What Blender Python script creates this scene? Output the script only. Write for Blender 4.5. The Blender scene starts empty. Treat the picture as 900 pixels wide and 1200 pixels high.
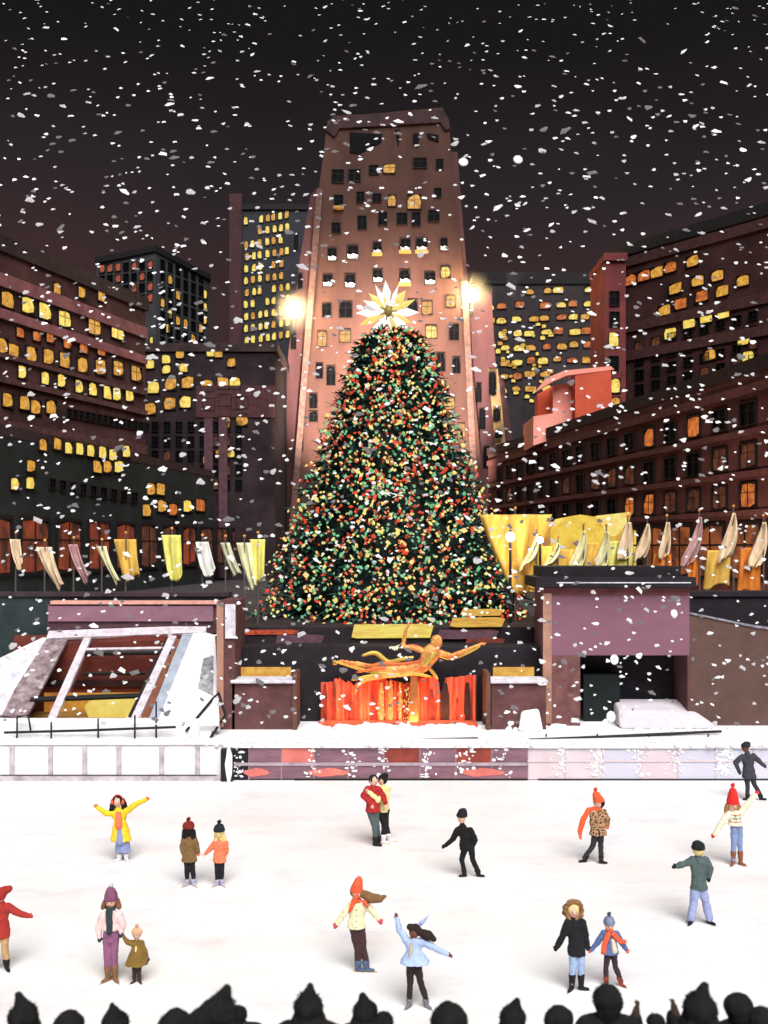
import bpy, bmesh, math, random
import numpy as np
from mathutils import Vector, Matrix, noise as mnoise
R = math.radians
PI = math.pi
random.seed(7)
sc = bpy.context.scene
C = sc.collection

# ------------------------------------------------------------------ camera
CAM_Z, F, HX, HY = 7.9, 1100.0, 450.0, 640.0      # eye height in metres, focal length and horizon in photo pixels
cd = bpy.data.cameras.new('camera')
cam = bpy.data.objects.new('camera', cd); C.objects.link(cam)
cam.location = (0, 0, CAM_Z); cam.rotation_euler = (R(90), 0, 0)
cd.sensor_width = 36; cd.lens = 36 * F / 1200; cd.shift_y = 40 / 1200
cd.clip_start = 0.1; cd.clip_end = 3000
sc.camera = cam
cd.dof.use_dof = True; cd.dof.focus_distance = 30; cd.dof.aperture_fstop = 1.5
sc.view_settings.view_transform = 'Standard'; sc.view_settings.look = 'None'
sc.view_settings.exposure = 0; sc.view_settings.gamma = 1; sc.view_settings.use_curve_mapping = False
sc.cycles.max_bounces = 5; sc.cycles.diffuse_bounces = 3; sc.cycles.transparent_max_bounces = 8
sc.cycles.sample_clamp_indirect = 4

def lin(r, g, b):
    f = lambda c: (c / 255 / 12.92) if c / 255 <= .04045 else ((c / 255 + .055) / 1.055) ** 2.4
    return (f(r), f(g), f(b))

# ------------------------------------------------------------------ night sky
w = bpy.data.worlds.new('World'); sc.world = w; w.use_nodes = True
nt = w.node_tree; nt.nodes.clear()
N = nt.nodes.new; L = nt.links.new
out = N('ShaderNodeOutputWorld'); bg = N('ShaderNodeBackground'); bg.inputs[1].default_value = 1.0
tc = N('ShaderNodeTexCoord'); sx = N('ShaderNodeSeparateXYZ'); L(tc.outputs['Generated'], sx.inputs[0])
nz = N('ShaderNodeTexNoise'); nz.inputs['Scale'].default_value = 2.2; nz.inputs['Detail'].default_value = 3
mp = N('ShaderNodeMapping'); mp.inputs['Scale'].default_value = (1, 1, 2.5); L(tc.outputs['Generated'], mp.inputs[0]); L(mp.outputs[0], nz.inputs[0])
ma = N('ShaderNodeMath'); ma.operation = 'MULTIPLY_ADD'; L(nz.outputs[0], ma.inputs[0]); ma.inputs[1].default_value = .16; L(sx.outputs[2], ma.inputs[2])
rp = N('ShaderNodeValToRGB'); L(ma.outputs[0], rp.inputs[0])
el = rp.color_ramp.elements
el[0].position = .10; el[0].color = lin(66, 46, 46) + (1,)
el[1].position = .56; el[1].color = lin(26, 24, 26) + (1,)
for p_, c_ in ((.34, (62, 45, 46)), (.43, (44, 38, 40)), (.5, (34, 30, 32))):
    e = el.new(p_); e.color = lin(*c_) + (1,)
L(rp.outputs[0], bg.inputs[0]); L(bg.outputs[0], out.inputs[0])

# ------------------------------------------------------------------ soft overhead light on the rink
sd = bpy.data.lights.new('sun', 'SUN'); sd.energy = 4.9; sd.angle = R(46); sd.color = (1.0, .985, .975)
sun = bpy.data.objects.new('sun', sd); C.objects.link(sun)
SUN_EL, SUN_AZ = 52, 12            # from behind the camera, a little to the right
sv = Vector((math.sin(R(SUN_AZ)) * math.cos(R(SUN_EL)), -math.cos(R(SUN_AZ)) * math.cos(R(SUN_EL)), math.sin(R(SUN_EL))))
sun.rotation_euler = sv.to_track_quat('Z', 'Y').to_euler(); sun.location = sv * 60

# ------------------------------------------------------------------ helpers
def W(px, py, Y): return Vector(((px - HX) * Y / F, Y, CAM_Z - (py - HY) * Y / F))
def ray_plane(px, py, p0, n):
    d = Vector(((px - HX) / F, 1, -(py - HY) / F)); o = Vector((0, 0, CAM_Z))
    return o + d * ((p0 - o).dot(n) / d.dot(n))

_m = {}; MS = 1.0      # MS: how much darker than its palette colour a block of materials is made
def M(name, col, rough=.8, var=.3, scale=2.0, bump=0.0, metal=0.0, stretch=(1, 1, 1), col2=None, spec=.3):
    if name in _m: return _m[name]
    col = tuple(c * MS for c in col); col2 = tuple(c * MS for c in col2) if col2 else None
    m = bpy.data.materials.new(name); m.use_nodes = True; t = m.node_tree; b = t.nodes['Principled BSDF']
    b.inputs['Roughness'].default_value = rough; b.inputs['Metallic'].default_value = metal
    b.inputs['Specular IOR Level'].default_value = spec
    tc = t.nodes.new('ShaderNodeTexCoord'); mp = t.nodes.new('ShaderNodeMapping'); mp.inputs['Scale'].default_value = stretch
    nz = t.nodes.new('ShaderNodeTexNoise'); nz.inputs['Scale'].default_value = scale; nz.inputs['Detail'].default_value = 6; nz.inputs['Roughness'].default_value = .65
    cr = t.nodes.new('ShaderNodeValToRGB')
    c2 = col2 or tuple(min(1, c * (1 + var)) for c in col)
    cr.color_ramp.elements[0].position = .33; cr.color_ramp.elements[0].color = tuple(c * (1 - var) for c in col) + (1,)
    cr.color_ramp.elements[1].position = .67; cr.color_ramp.elements[1].color = tuple(c2) + (1,)
    t.links.new(tc.outputs['Object'], mp.inputs[0]); t.links.new(mp.outputs[0], nz.inputs[0]); t.links.new(nz.outputs[0], cr.inputs[0]); t.links.new(cr.outputs[0], b.inputs['Base Color'])
    if bump:
        bp = t.nodes.new('ShaderNodeBump'); bp.inputs['Strength'].default_value = bump; bp.inputs['Distance'].default_value = .05
        n2 = t.nodes.new('ShaderNodeTexNoise'); n2.inputs['Scale'].default_value = scale * 4; n2.inputs['Detail'].default_value = 5
        t.links.new(mp.outputs[0], n2.inputs[0]); t.links.new(n2.outputs[0], bp.inputs['Height']); t.links.new(bp.outputs[0], b.inputs['Normal'])
    _m[name] = m; return m
def E(name, col, col2=None, strength=1.0, scale=2.2, stretch=(1, 1, 1)):
    if name in _m: return _m[name]
    m = bpy.data.materials.new(name); m.use_nodes = True; t = m.node_tree; b = t.nodes['Principled BSDF']
    b.inputs['Base Color'].default_value = (.03, .025, .02, 1); b.inputs['Roughness'].default_value = .35
    tc = t.nodes.new('ShaderNodeTexCoord'); mp = t.nodes.new('ShaderNodeMapping'); mp.inputs['Scale'].default_value = stretch
    nz = t.nodes.new('ShaderNodeTexNoise'); nz.inputs['Scale'].default_value = scale; nz.inputs['Detail'].default_value = 5; nz.inputs['Roughness'].default_value = .7
    cr = t.nodes.new('ShaderNodeValToRGB')
    cr.color_ramp.elements[0].position = .38; cr.color_ramp.elements[0].color = tuple(col2 or tuple(c * .6 for c in col)) + (1,)
    cr.color_ramp.elements[1].position = .58; cr.color_ramp.elements[1].color = tuple(col) + (1,)
    t.links.new(tc.outputs['Object'], mp.inputs[0]); t.links.new(mp.outputs[0], nz.inputs[0]); t.links.new(nz.outputs[0], cr.inputs[0]); t.links.new(cr.outputs[0], b.inputs['Emission Color'])
    b.inputs['Emission Strength'].default_value = strength
    _m[name] = m; return m

def tag(o, label=None, cat=None, group=None, kind=None):
    if label: o['label'] = label
    if cat: o['category'] = cat
    if group: o['group'] = group
    if kind: o['kind'] = kind
    return o
def empty(name, loc, label=None, cat=None, group=None):
    o = bpy.data.objects.new(name, None); C.objects.link(o); o.location = loc; o.empty_display_size = .3
    return tag(o, label, cat, group)

class MB:
    def __init__(s): s.v = []; s.f = []; s.m = []
    def add(s, vs, fs, mi=0):
        k = len(s.v); s.v += [tuple(v) for v in vs]; s.f += [tuple(k + i for i in f) for f in fs]; s.m += [mi] * len(fs); return s
    def box(s, c, size, mi=0, rz=0, jit=0):
        a, b, d = size[0] / 2, size[1] / 2, size[2] / 2; M_ = Matrix.Rotation(rz, 3, 'Z'); c = Vector(c)
        vs = [c + M_ @ Vector((x * a, y * b, z * d)) for x, y, z in ((-1,-1,-1),(1,-1,-1),(1,1,-1),(-1,1,-1),(-1,-1,1),(1,-1,1),(1,1,1),(-1,1,1))]
        return s.add(vs, [(0,3,2,1),(4,5,6,7),(0,1,5,4),(1,2,6,5),(2,3,7,6),(3,0,4,7)], mi)
    def hexa(s, lo, hi, mi=0):          # lo/hi: 4 points each, counter-clockwise from above
        return s.add(list(lo) + list(hi), [(3,2,1,0),(4,5,6,7),(0,1,5,4),(1,2,6,5),(2,3,7,6),(3,0,4,7)], mi)
    def prism(s, poly, z0, z1, mi=0):
        n = len(poly); vs = [(x, y, z0) for x, y in poly] + [(x, y, z1) for x, y in poly]
        return s.add(vs, [tuple(range(n - 1, -1, -1)), tuple(range(n, 2 * n))] + [(i, (i + 1) % n, n + (i + 1) % n, n + i) for i in range(n)], mi)
    def slab(s, pts, n, t, mi=0):       # polygon pts (front side, seen from +n), extruded back by t along -n
        k = len(pts); n = Vector(n).normalized(); vs = [Vector(p) for p in pts] + [Vector(p) - n * t for p in pts]
        return s.add(vs, [tuple(range(k)), tuple(range(2 * k - 1, k - 1, -1))] + [(i, k + i, k + (i + 1) % k, (i + 1) % k) for i in range(k)], mi)
    def bar(s, a, b, w_, h_=None, mi=0, up=(0, 0, 1)):
        a, b = Vector(a), Vector(b); d = (b - a).normalized(); h_ = h_ or w_; u = Vector(up)
        if abs(d.dot(u)) > .98: u = Vector((0, 1, 0))
        x = d.cross(u).normalized() * w_ / 2; y = x.cross(d).normalized() * h_ / 2
        return s.add([a - x - y, a + x - y, a + x + y, a - x + y, b - x - y, b + x - y, b + x + y, b - x + y], [(0,1,2,3),(7,6,5,4),(0,4,5,1),(1,5,6,2),(2,6,7,3),(3,7,4,0)], mi)
    def tube(s, pts, rads, seg=8, mi=0, flat=1.0, cap=True):
        pts = [Vector(p) for p in pts]; n = len(pts); k = len(s.v); vs = []; px = None
        for i, p in enumerate(pts):
            d = (pts[min(i + 1, n - 1)] - pts[max(i - 1, 0)]).normalized()
            if px is None: px = d.cross(Vector((0, 1, 0.01))).normalized()
            px = (px - d * px.dot(d)).normalized(); q = d.cross(px)
            for j in range(seg):
                a = 2 * PI * j / seg; vs.append(p + px * math.cos(a) * rads[i] + q * math.sin(a) * rads[i] * flat)
        fs = [(i * seg + j, i * seg + (j + 1) % seg, (i + 1) * seg + (j + 1) % seg, (i + 1) * seg + j) for i in range(n - 1) for j in range(seg)]
        if cap: fs += [tuple(range(seg - 1, -1, -1)), tuple(range((n - 1) * seg, n * seg))]
        return s.add(vs, fs, mi)
    def capsule(s, a, ra, b, rb, seg=10, mi=0, flat=1.0):
        a, b = Vector(a), Vector(b); d = (b - a)
        if d.length < 1e-4: d = Vector((0, 0, 1e-3)); b = a + d
        d.normalize(); P_ = []; Q = []
        for k in (1, 2, 3): t = PI / 2 * k / 4; P_.append(a - d * ra * math.cos(t)); Q.append(ra * math.sin(t))
        P_ += [a, b]; Q += [ra, rb]
        for k in (3, 2, 1): t = PI / 2 * k / 4; P_.append(b + d * rb * math.cos(t)); Q.append(rb * math.sin(t))
        return s.tube([a - d * ra * .995] + P_ + [b + d * rb * .995], [ra * .08] + Q + [rb * .08], seg, mi, flat)
    def ell(s, c, r, seg=12, rings=8, mi=0, rot=None):
        c = Vector(c); vs = []; r = (r, r, r) if isinstance(r, (int, float)) else r
        for i in range(1, rings):
            t = PI * i / rings
            for j in range(seg):
                a = 2 * PI * j / seg; p = Vector((r[0] * math.sin(t) * math.cos(a), r[1] * math.sin(t) * math.sin(a), r[2] * math.cos(t)))
                vs.append(c + (rot @ p if rot else p))
        top = Vector((0, 0, r[2])); bot = Vector((0, 0, -r[2]))
        vs += [c + (rot @ top if rot else top), c + (rot @ bot if rot else bot)]; nt_, nb = len(vs) - 2, len(vs) - 1
        fs = [(i * seg + j, (i + 1) * seg + j, (i + 1) * seg + (j + 1) % seg, i * seg + (j + 1) % seg) for i in range(rings - 2) for j in range(seg)]
        fs += [(nt_, j, (j + 1) % seg) for j in range(seg)] + [(nb, (rings - 2) * seg + (j + 1) % seg, (rings - 2) * seg + j) for j in range(seg)]
        return s.add(vs, fs, mi)
    def cone(s, rings_, seg=16, mi=0):   # rings_: list of (centre, rx, ry) -> closed stack of ellipses
        vs = []
        for c, rx, ry in rings_:
            for j in range(seg): a = 2 * PI * j / seg; vs.append(Vector(c) + Vector((rx * math.cos(a), ry * math.sin(a), 0)))
        n = len(rings_)
        fs = [(i * seg + j, i * seg + (j + 1) % seg, (i + 1) * seg + (j + 1) % seg, (i + 1) * seg + j) for i in range(n - 1) for j in range(seg)]
        fs += [tuple(range(seg - 1, -1, -1)), tuple(range((n - 1) * seg, n * seg))]
        return s.add(vs, fs, mi)
    def build(s, name, mats, parent=None, smooth=False, recalc=True, off=None, voxel=None, bevel=None):
        me = bpy.data.meshes.new(name); o_ = Vector(off) if off is not None else (parent.matrix_basis.translation.copy() if parent is not None and parent.parent is None else Vector())
        me.from_pydata([tuple(Vector(v) - o_) for v in s.v], [], s.f)
        for m in (mats if isinstance(mats, (list, tuple)) else [mats]): me.materials.append(m)
        me.polygons.foreach_set('material_index', s.m)
        if recalc:
            bm = bmesh.new(); bm.from_mesh(me); bmesh.ops.recalc_face_normals(bm, faces=bm.faces); bm.to_mesh(me); bm.free()
        if smooth: me.polygons.foreach_set('use_smooth', [True] * len(me.polygons))
        o = bpy.data.objects.new(name, me); C.objects.link(o)
        if parent is not None: o.parent = parent
        if voxel:
            a = o.modifiers.new('r', 'REMESH'); a.mode = 'VOXEL'; a.voxel_size = voxel; a.use_smooth_shade = True
            b = o.modifiers.new('s', 'SMOOTH'); b.iterations = 3; b.factor = .5
        if bevel:
            b = o.modifiers.new('b', 'BEVEL'); b.width = bevel; b.segments = 2
        if voxel and name in ('coat', 'trousers', 'skirt', 'top', 'scarf', 'hair', 'sleeves', 'hood', 'hat'):
            dm = o.modifiers.new('d', 'DISPLACE'); dm.texture = FOLD; dm.strength = .03 if name != 'coat' else .04; dm.mid_level = .42; dm.texture_coords = 'LOCAL'
        if off is not None: o.location = o_
        return o
# parts of a thing whose Empty sits at loc: the mesh is written in world space and build() subtracts loc

# ------------------------------------------------------------------ palette
ICE = M('ice', (.90, .885, .89), rough=.38, var=.015, scale=.22, stretch=(.5, 1.6, 1), col2=(.93, .92, .915), spec=.2)
SNOW = M('snow', (.86, .84, .86), rough=.9, var=.06, scale=3, bump=.6, col2=(.92, .92, .94))
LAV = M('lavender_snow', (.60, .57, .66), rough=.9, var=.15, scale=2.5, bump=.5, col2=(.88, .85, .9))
MS = .7
BROWN = M('brown_stone', lin(118, 78, 78), rough=.9, var=.3, scale=1.3, bump=.5)
DBROWN = M('dark_brown_stone', lin(112, 86, 78), rough=.9, var=.15, scale=1.3, bump=.4)
MAUVE = M('mauve_stone', lin(168, 122, 140), rough=.85, var=.14, scale=1.0, bump=.3, stretch=(1, 1, 2))
MS = 1.0
PINK = M('pink_coping', lin(225, 165, 150), rough=.85, var=.2, scale=3)
DARK = M('near_black', lin(36, 32, 38), rough=.85, var=.25, scale=2)
TEAL = M('dark_teal_stone', lin(46, 56, 58), rough=.9, var=.4, scale=.6)
BLACK = M('black_metal', (.012, .012, .014), rough=.5, var=.2)
CHAR = M('silhouette_black', (.010, .010, .011), rough=.95, var=.4, scale=6)  # near-black colour paints the spectators as unlit silhouettes
RED = M('red_lit_water', (.85, .10, .035), rough=.55, var=.25, scale=2.5, col2=(.95, .2, .12), stretch=(4, 4, .5))
GOLDM = M('gilded_bronze', (.80, .17, .05), rough=.45, var=.35, scale=2.2, metal=.15, col2=(.9, .50, .14))
W_Y = E('lit_window_yellow', lin(252, 232, 120), lin(228, 178, 62))
W_G = E('lit_window_gold', lin(228, 172, 70), lin(176, 112, 40))
W_O = E('lit_window_orange', lin(214, 120, 48), lin(140, 62, 34))
W_D = E('dim_window', lin(96, 50, 30), lin(40, 22, 20), scale=1)
W_K = M('dark_glass', lin(12, 12, 15), rough=.45, var=.3, scale=.8, spec=.05)
FRM = M('window_frame', (.010, .008, .009), rough=.6, var=.2)
LITM = {'y': W_Y, 'g': W_G, 'o': W_O, 'd': W_D, 'k': W_K}

# ------------------------------------------------------------------ the ground, the ice, the terraces
def struct(name, mb, mat, **k): return tag(mb.build(name, mat, **k), kind='structure')
g = MB(); g.add([(-900, -300, -.25), (900, -300, -.25), (900, 1500, -.25), (-900, 1500, -.25)], [(0, 1, 2, 3)]); struct('ground', g, M('asphalt', (.045, .04, .042), scale=.2))
rng = random.Random(3)
g = MB(); pl = []
for i in range(80):                       # ice sheet: rounded rectangle
    a = 2 * PI * i / 80; ca, sa = math.cos(a), math.sin(a); e = 2 / 7
    pl.append((abs(ca) ** e * (1 if ca > 0 else -1) * 24, 20.6 + abs(sa) ** e * (1 if sa > 0 else -1) * 11.1))
g.prism(pl, -.2, 0.0); ice = struct('ice', g, ICE)
# blade-scuffed, faintly tinted ice
t = ICE.node_tree; bs = t.nodes['Principled BSDF']; src = bs.inputs['Base Color'].links[0].from_socket
def mixlayer(src, scale, stretch, lo, hi, col, amt):
    tc = t.nodes.new('ShaderNodeTexCoord'); mp = t.nodes.new('ShaderNodeMapping'); mp.inputs['Scale'].default_value = stretch; nz = t.nodes.new('ShaderNodeTexNoise'); nz.inputs['Scale'].default_value = scale; nz.inputs['Detail'].default_value = 9; nz.inputs['Roughness'].default_value = .72
    mr = t.nodes.new('ShaderNodeMapRange'); mr.inputs[1].default_value = lo; mr.inputs[2].default_value = hi; mr.inputs[4].default_value = amt; mx = t.nodes.new('ShaderNodeMix'); mx.data_type = 'RGBA'
    t.links.new(tc.outputs['Object'], mp.inputs[0]); t.links.new(mp.outputs[0], nz.inputs[0]); t.links.new(nz.outputs[0], mr.inputs[0]); t.links.new(mr.outputs[0], mx.inputs[0]); t.links.new(src, mx.inputs[6]); mx.inputs[7].default_value = tuple(col) + (1,); return mx.outputs[2]
src = mixlayer(src, .10, (1, 2.5, 1), .50, .64, (.90, .80, .77), .9)
src = mixlayer(src, .13, (1, 3, 1), .56, .70, (.95, .92, .80), .8)
src = mixlayer(src, .55, (1, 1.5, 1), .53, .72, (.62, .61, .65), .6)
src = mixlayer(src, 3.5, (.35, 3, 1), .60, .72, (.72, .72, .75), .35)
t.links.new(src, bs.inputs['Base Color'])
g = MB(); g.box((0, 35.05, .45), (70, 6.1, 1.5)); g.box((-29, 20, .45), (9, 24, 1.5)); g.box((29, 20, .45), (9, 24, 1.5)); struct('terrace', g, SNOW)
g = MB(); g.box((0, 130, 2.0), (260, 183.6, 4.6)); struct('plaza', g, M('plaza_paving', (.04, .035, .04), scale=.5))
g = MB(); g.box((0, 4.3, 1.6), (40, 5.6, 3.6)); g.box((0, 8.3, 1.1), (40, 2.4, 2.6)); struct('viewing_terrace', g, M('wet_paving', (.10, .095, .10), scale=.8))

# ------------------------------------------------------------------ buildings
def facade(b, p, q, outward):
    """plane through ground points p,q (x,y); outward: sign that picks the normal towards the square"""
    u = Vector((q[0] - p[0], q[1] - p[1], 0)).normalized(); n = Vector((u.y, -u.x, 0)) * outward
    return dict(o=Vector((p[0], p[1], 0)), u=u, n=n, b=b)
ws = 1.22
def win(fc, px, py, w_, h_, st, rr=random, sub=False, snow=False, gold=False):
    c = ray_plane(px, py, fc['o'], fc['n']); a = ray_plane(px - w_ / 2, py, fc['o'], fc['n']); e = ray_plane(px + w_ / 2, py, fc['o'], fc['n'])
    ww = min((e - a).length, 9.0) * ws; hh = h_ * c.y / F * ws; win_m(fc, c, ww, hh, st, rr, sub, snow, gold)
def win_m(fc, c, ww, hh, st, rr=random, sub=False, snow=False, gold=False, name='window'):
    u, n, z = fc['u'], fc['n'], Vector((0, 0, 1)); g = MB(); t = max(.04, min(ww, hh) * (.07 if min(ww, hh) > 1.9 else .05)); b = fc['b']
    J = lambda s_: rr.uniform(-s_, s_)
    def R4(x0, x1, z0, z1, d): return [c + u * x0 + z * z0 + n * d, c + u * x1 + z * z0 + n * d, c + u * x1 + z * z1 + n * d, c + u * x0 + z * z1 + n * d]
    # uneven blind / curtain edge: the lit area is a slightly ragged polygon inside the frame
    k = (.14 if sub else .02) if st == 'k' else (.22 if min(ww, hh) < 1.9 else .12)
    pane = [c + u * (-ww / 2 * (1 - abs(J(k)))) + z * (-hh / 2 * (1 - abs(J(k)))), c + u * (J(.1) * ww) + z * (-hh / 2), c + u * (ww / 2 * (1 - abs(J(k)))) + z * (-hh / 2 * (1 - abs(J(k * 2)))),
            c + u * (ww / 2) + z * J(.1) * hh, c + u * (ww / 2 * (1 - abs(J(k * 2)))) + z * (hh / 2 * (1 - abs(J(k)))), c + u * (J(.1) * ww) + z * (hh / 2), c + u * (-ww / 2 * (1 - abs(J(k * 2)))) + z * (hh / 2 * (1 - abs(J(k * 2)))), c + u * (-ww / 2) + z * J(.1) * hh]
    fr = MB()
    for a_ in (R4(-ww/2 - t, -ww/2, -hh/2 - t, hh/2 + t, .16), R4(ww/2, ww/2 + t, -hh/2 - t, hh/2 + t, .16), R4(-ww/2, ww/2, hh/2, hh/2 + t, .16), R4(-ww/2, ww/2, -hh/2 - t, -hh/2, .16)): fr.slab(a_, n, .2)
    if min(ww, hh) > (.5 if st in 'kdspq' or sub else 1.25):
        fr.slab(R4(-t * .35, t * .35, -hh / 2, hh / 2, .12), n, .03)
        fr.slab(R4(-ww / 2, ww / 2, hh * .12 - t * .3, hh * .12 + t * .3, .121), n, .03)
    if sub:
        fo = fr.build(name, FRM, b)
        MB().slab([p + n * .07 for p in pane], n, .05).build('pane', LITM[st], fo, off=None)
        po = fo.children[0] if fo.children else None
        if snow:
            q = MB(); cc = c - z * (hh / 2 - hh * .16) + n * .2; q.slab([cc - u * ww * .42 - z * hh * .14, cc + u * ww * .4 - z * hh * .16, cc + u * ww * .5 + z * hh * .08, cc + u * ww * .1 + z * hh * .22, cc - u * ww * .2 + z * hh * .1, cc - u * ww * .45 + z * hh * .2], n, .12); q.build('snowy_sill', SNOW, fo)
        if gold:
            q = MB(); cc = c - z * (hh / 2 + t * 2.5); q.slab([cc - u * ww * .6 - z * .12 + n * .5, cc + u * ww * .6 - z * .12 + n * .5, cc + u * ww * .6 + z * .15 + n * .5, cc - u * ww * .6 + z * .15 + n * .5], n, .5); q.build('sill', M('sill_glow', (.7, .42, .10)), fo)  # gold colour stands in for a yellow glow on the sill
        return fo
    g.v, g.f, g.m = fr.v, fr.f, fr.m; g.slab([p + n * .05 for p in pane], n, .05, 1)
    return g.build(name, [FRM, LITM[st]], b)
_ob = MB.build
def _build(s, name, mats, parent=None, **k):            # sub-parts: use the top thing's place as origin too
    if parent is not None and parent.parent is not None and k.get('off') is None:
        root = parent.parent
        me_v = [tuple(Vector(v) - root.location) for v in s.v]; t = MB(); t.v = me_v; t.f = s.f; t.m = s.m
        return _ob(t, name, mats, parent, **k)
    return _ob(s, name, mats, parent, **k)
MB.build = _build

def building(name, label, foot, z1, wall, z0=4.3, cat='building', parapet=.9, pmat=None, pw=.35):
    cx = sum(p[0] for p in foot) / len(foot); cy = sum(p[1] for p in foot) / len(foot)
    b = empty(name, (cx, cy, z0), label, cat)
    MB().prism(foot, z0, z1).build('wall', wall, b)
    pf = [(cx + (x - cx) * (1 + pw / max(4, math.hypot(x - cx, y - cy))), cy + (y - cy) * (1 + pw / max(4, math.hypot(x - cx, y - cy)))) for x, y in foot]
    MB().prism(pf, z1 + .002, z1 + parapet).build('parapet', pmat or wall, b)
    return b
def band(b, p, q, out_, z, h, t, mat, name='string_course'):
    u = Vector((q[0] - p[0], q[1] - p[1], 0)); n = Vector((u.y, -u.x, 0)).normalized() * out_; p3 = Vector((p[0], p[1], z)) + n * .002; q3 = Vector((q[0], q[1], z)) + n * .002
    MB().hexa([p3, q3, q3 + n * t, p3 + n * t], [v + Vector((0, 0, h)) for v in (p3, q3, q3 + n * t, p3 + n * t)]).build(name, mat, b)

MS = .62
# --- left: the long near block, receding to the middle of the square
LB = M('maroon_brick', lin(96, 62, 62), rough=.95, var=.5, scale=.5, bump=.6)
LBB = M('maroon_band', lin(172, 112, 114), rough=.95, var=.3, scale=.8)
BLK = M('soot_stone', lin(74, 58, 56), rough=.95, var=.5, scale=.35)
pA, pB = (-28.6 - 6.3 * .6, 70 - 17.7 * .6), (-22.3, 87.7)
b = building('office_block', 'long maroon office block at the far left with rows of lit windows running back', [pA, pB, (-40, 96), (-52, 66)], 29.9, LB, pmat=BLK, parapet=1.2)
fc = facade(b, pA, pB, 1); r = random.Random(11)
def zrow(z, h, mat, t=.25): band(b, pA, pB, 1, z, h, t, mat)
for z, h in ((27.25, 1.0), (24.85, .75), (21.95, .35), (20.1, .45), (16.4, .9)): zrow(z, h, LBB if z > 24 else M('dim_band', lin(108, 72, 72), var=.4))
for (x, y) in ((66, 338), (95, 343), (118, 347)): win(fc, x, y, 7, 10, 'g', r)
for (x, y) in ((8, 351), (32, 358), (52, 365), (75, 374), (110, 383), (137, 388)): win(fc, x, y, 12, 15, 'y' if x != 8 and x != 110 else 'g', r)
for (x, y) in ((23, 390), (42, 394), (58, 396), (78, 403), (97, 408), (118, 411)): win(fc, x, y, 8, 9, 'o', r)
for (x, y) in ((2, 405), (15, 412), (36, 415), (56, 418), (75, 422), (96, 428), (117, 430), (138, 432), (159, 438)): win(fc, x, y, 10, 14, 'g', r)
for (x, y) in ((25, 436), (52, 443), (71, 446), (92, 453), (108, 456), (125, 460), (136, 462), (151, 463)): win(fc, x, y, 8, 12, 'y', r)
for (x, y) in ((8, 469), (28, 472), (41, 477), (59, 477)): win(fc, x, y, 10, 13, 'g', r)
for k in range(14): win(fc, 80 + k * 7, 484 + k * 1.3, 4, 8, 'k', r)

# --- left: low dark front block
LF = M('dark_green_granite', lin(46, 54, 54), rough=.9, var=.4, scale=.3)
fA, fB = (-23.7 - 4.4, 58 - 24), (-17.1, 94)
b = building('arcade_block', 'low dark green block at the left with an orange lit arcade behind the flags', [fA, fB, (-22.5, 95), (-31, 36)], 14.75, LF, pmat=M('dark_plum', lin(70, 52, 54), var=.3), parapet=.7)
fc = facade(b, fA, fB, 1)
for (x, y) in ((49, 507), (66, 506), (79, 511), (92, 512), (105, 514), (119, 516), (131, 519), (147, 515)): win(fc, x, y + 14, 8, 11, 'y' if x > 70 else 'g', r)
for (x, y, s_) in ((113, 547, 'g'), (125, 547, 'g'), (138, 547, 'y'), (16, 567, 'y'), (34, 566, 'y'), (35, 546, 'g'), (176, 573, 'g'), (187, 573, 'g'), (171, 598, 'g'), (189, 593, 'g'), (202, 597, 'o'), (219, 593, 'y'), (234, 592, 'o')): win(fc, x, y, 9, 11, s_, r)
for k in range(9): win(fc, 60 + k * 12, 567 + k * 2, 6, 9, 'k', r)
SHOP = E('arcade_glow', lin(140, 56, 30), lin(36, 20, 18), scale=.7, stretch=(1, 1, .5))
for k in range(13):
    u0 = 3 + k * 4.4; P0 = Vector((fA[0], fA[1], 0)) + fc['u'] * (u0 + 12); P0.z = 7.9
    LITM['s'] = SHOP; win_m(fc, P0, 3.2, 3.4, 's' if HX + P0.x / P0.y * F < 150 else ('d' if k % 3 else 's'), r, name='arcade_window')

# --- left middle: block with bright windows facing us
LM = M('plum_brick', lin(58, 44, 48), rough=.95, var=.5, scale=.4)
b = building('office_block', 'dark plum office block between the long left block and the slim lit tower', [(-27.5, 100), (-11.6, 100), (-11.6, 112), (-27.5, 112)], 28.6, LM, pmat=BLK)
fc = facade(b, (-27.5, 100), (-11.6, 100), 1)
band(b, (-20, 100), (-11.6, 100), 1, 21.6, 3.4, .12, M('maroon_panel', lin(96, 56, 60), var=.35), 'panel')
for x in (245, 262): MB().box((W(x, 560, 100).x, 99.8, 13), (.9, .4, 17)).build('pilaster', M('plum_pilaster', lin(110, 74, 84), var=.3), b)
for (x, y, s_) in ((180, 454, 'y'), (200, 450, 'g'), (220, 448, 'g'), (243, 452, 'g'), (262, 449, 'g'), (275, 449, 'y'), (176, 479, 'g'), (199, 473, 'g'), (217, 471, 'y'), (245, 474, 'g'), (264, 469, 'g'), (278, 473, 'y'), (263, 495, 'g'),
                (195, 433, 'y'), (215, 431, 'y'), (176, 427, 'y'), (195, 421, 'y'), (211, 415, 'g'), (256, 414, 'g'), (271, 425, 'g'), (247, 413, 'y'), (243, 538, 'g'), (258, 532, 'g'), (270, 531, 'y'), (237, 567, 'g'), (284, 472, 'g'), (284, 492, 'g')):
    win(fc, x, y, 11 if y > 440 and y < 500 else 8, 11 if y > 440 and y < 500 else 8, s_, r)
for j in range(5):
    for k in range(8): win(fc, 182 + k * 14, 500 + j * 17, 6, 9, 'k' if r.random() < .85 else 'd', r)

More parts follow.
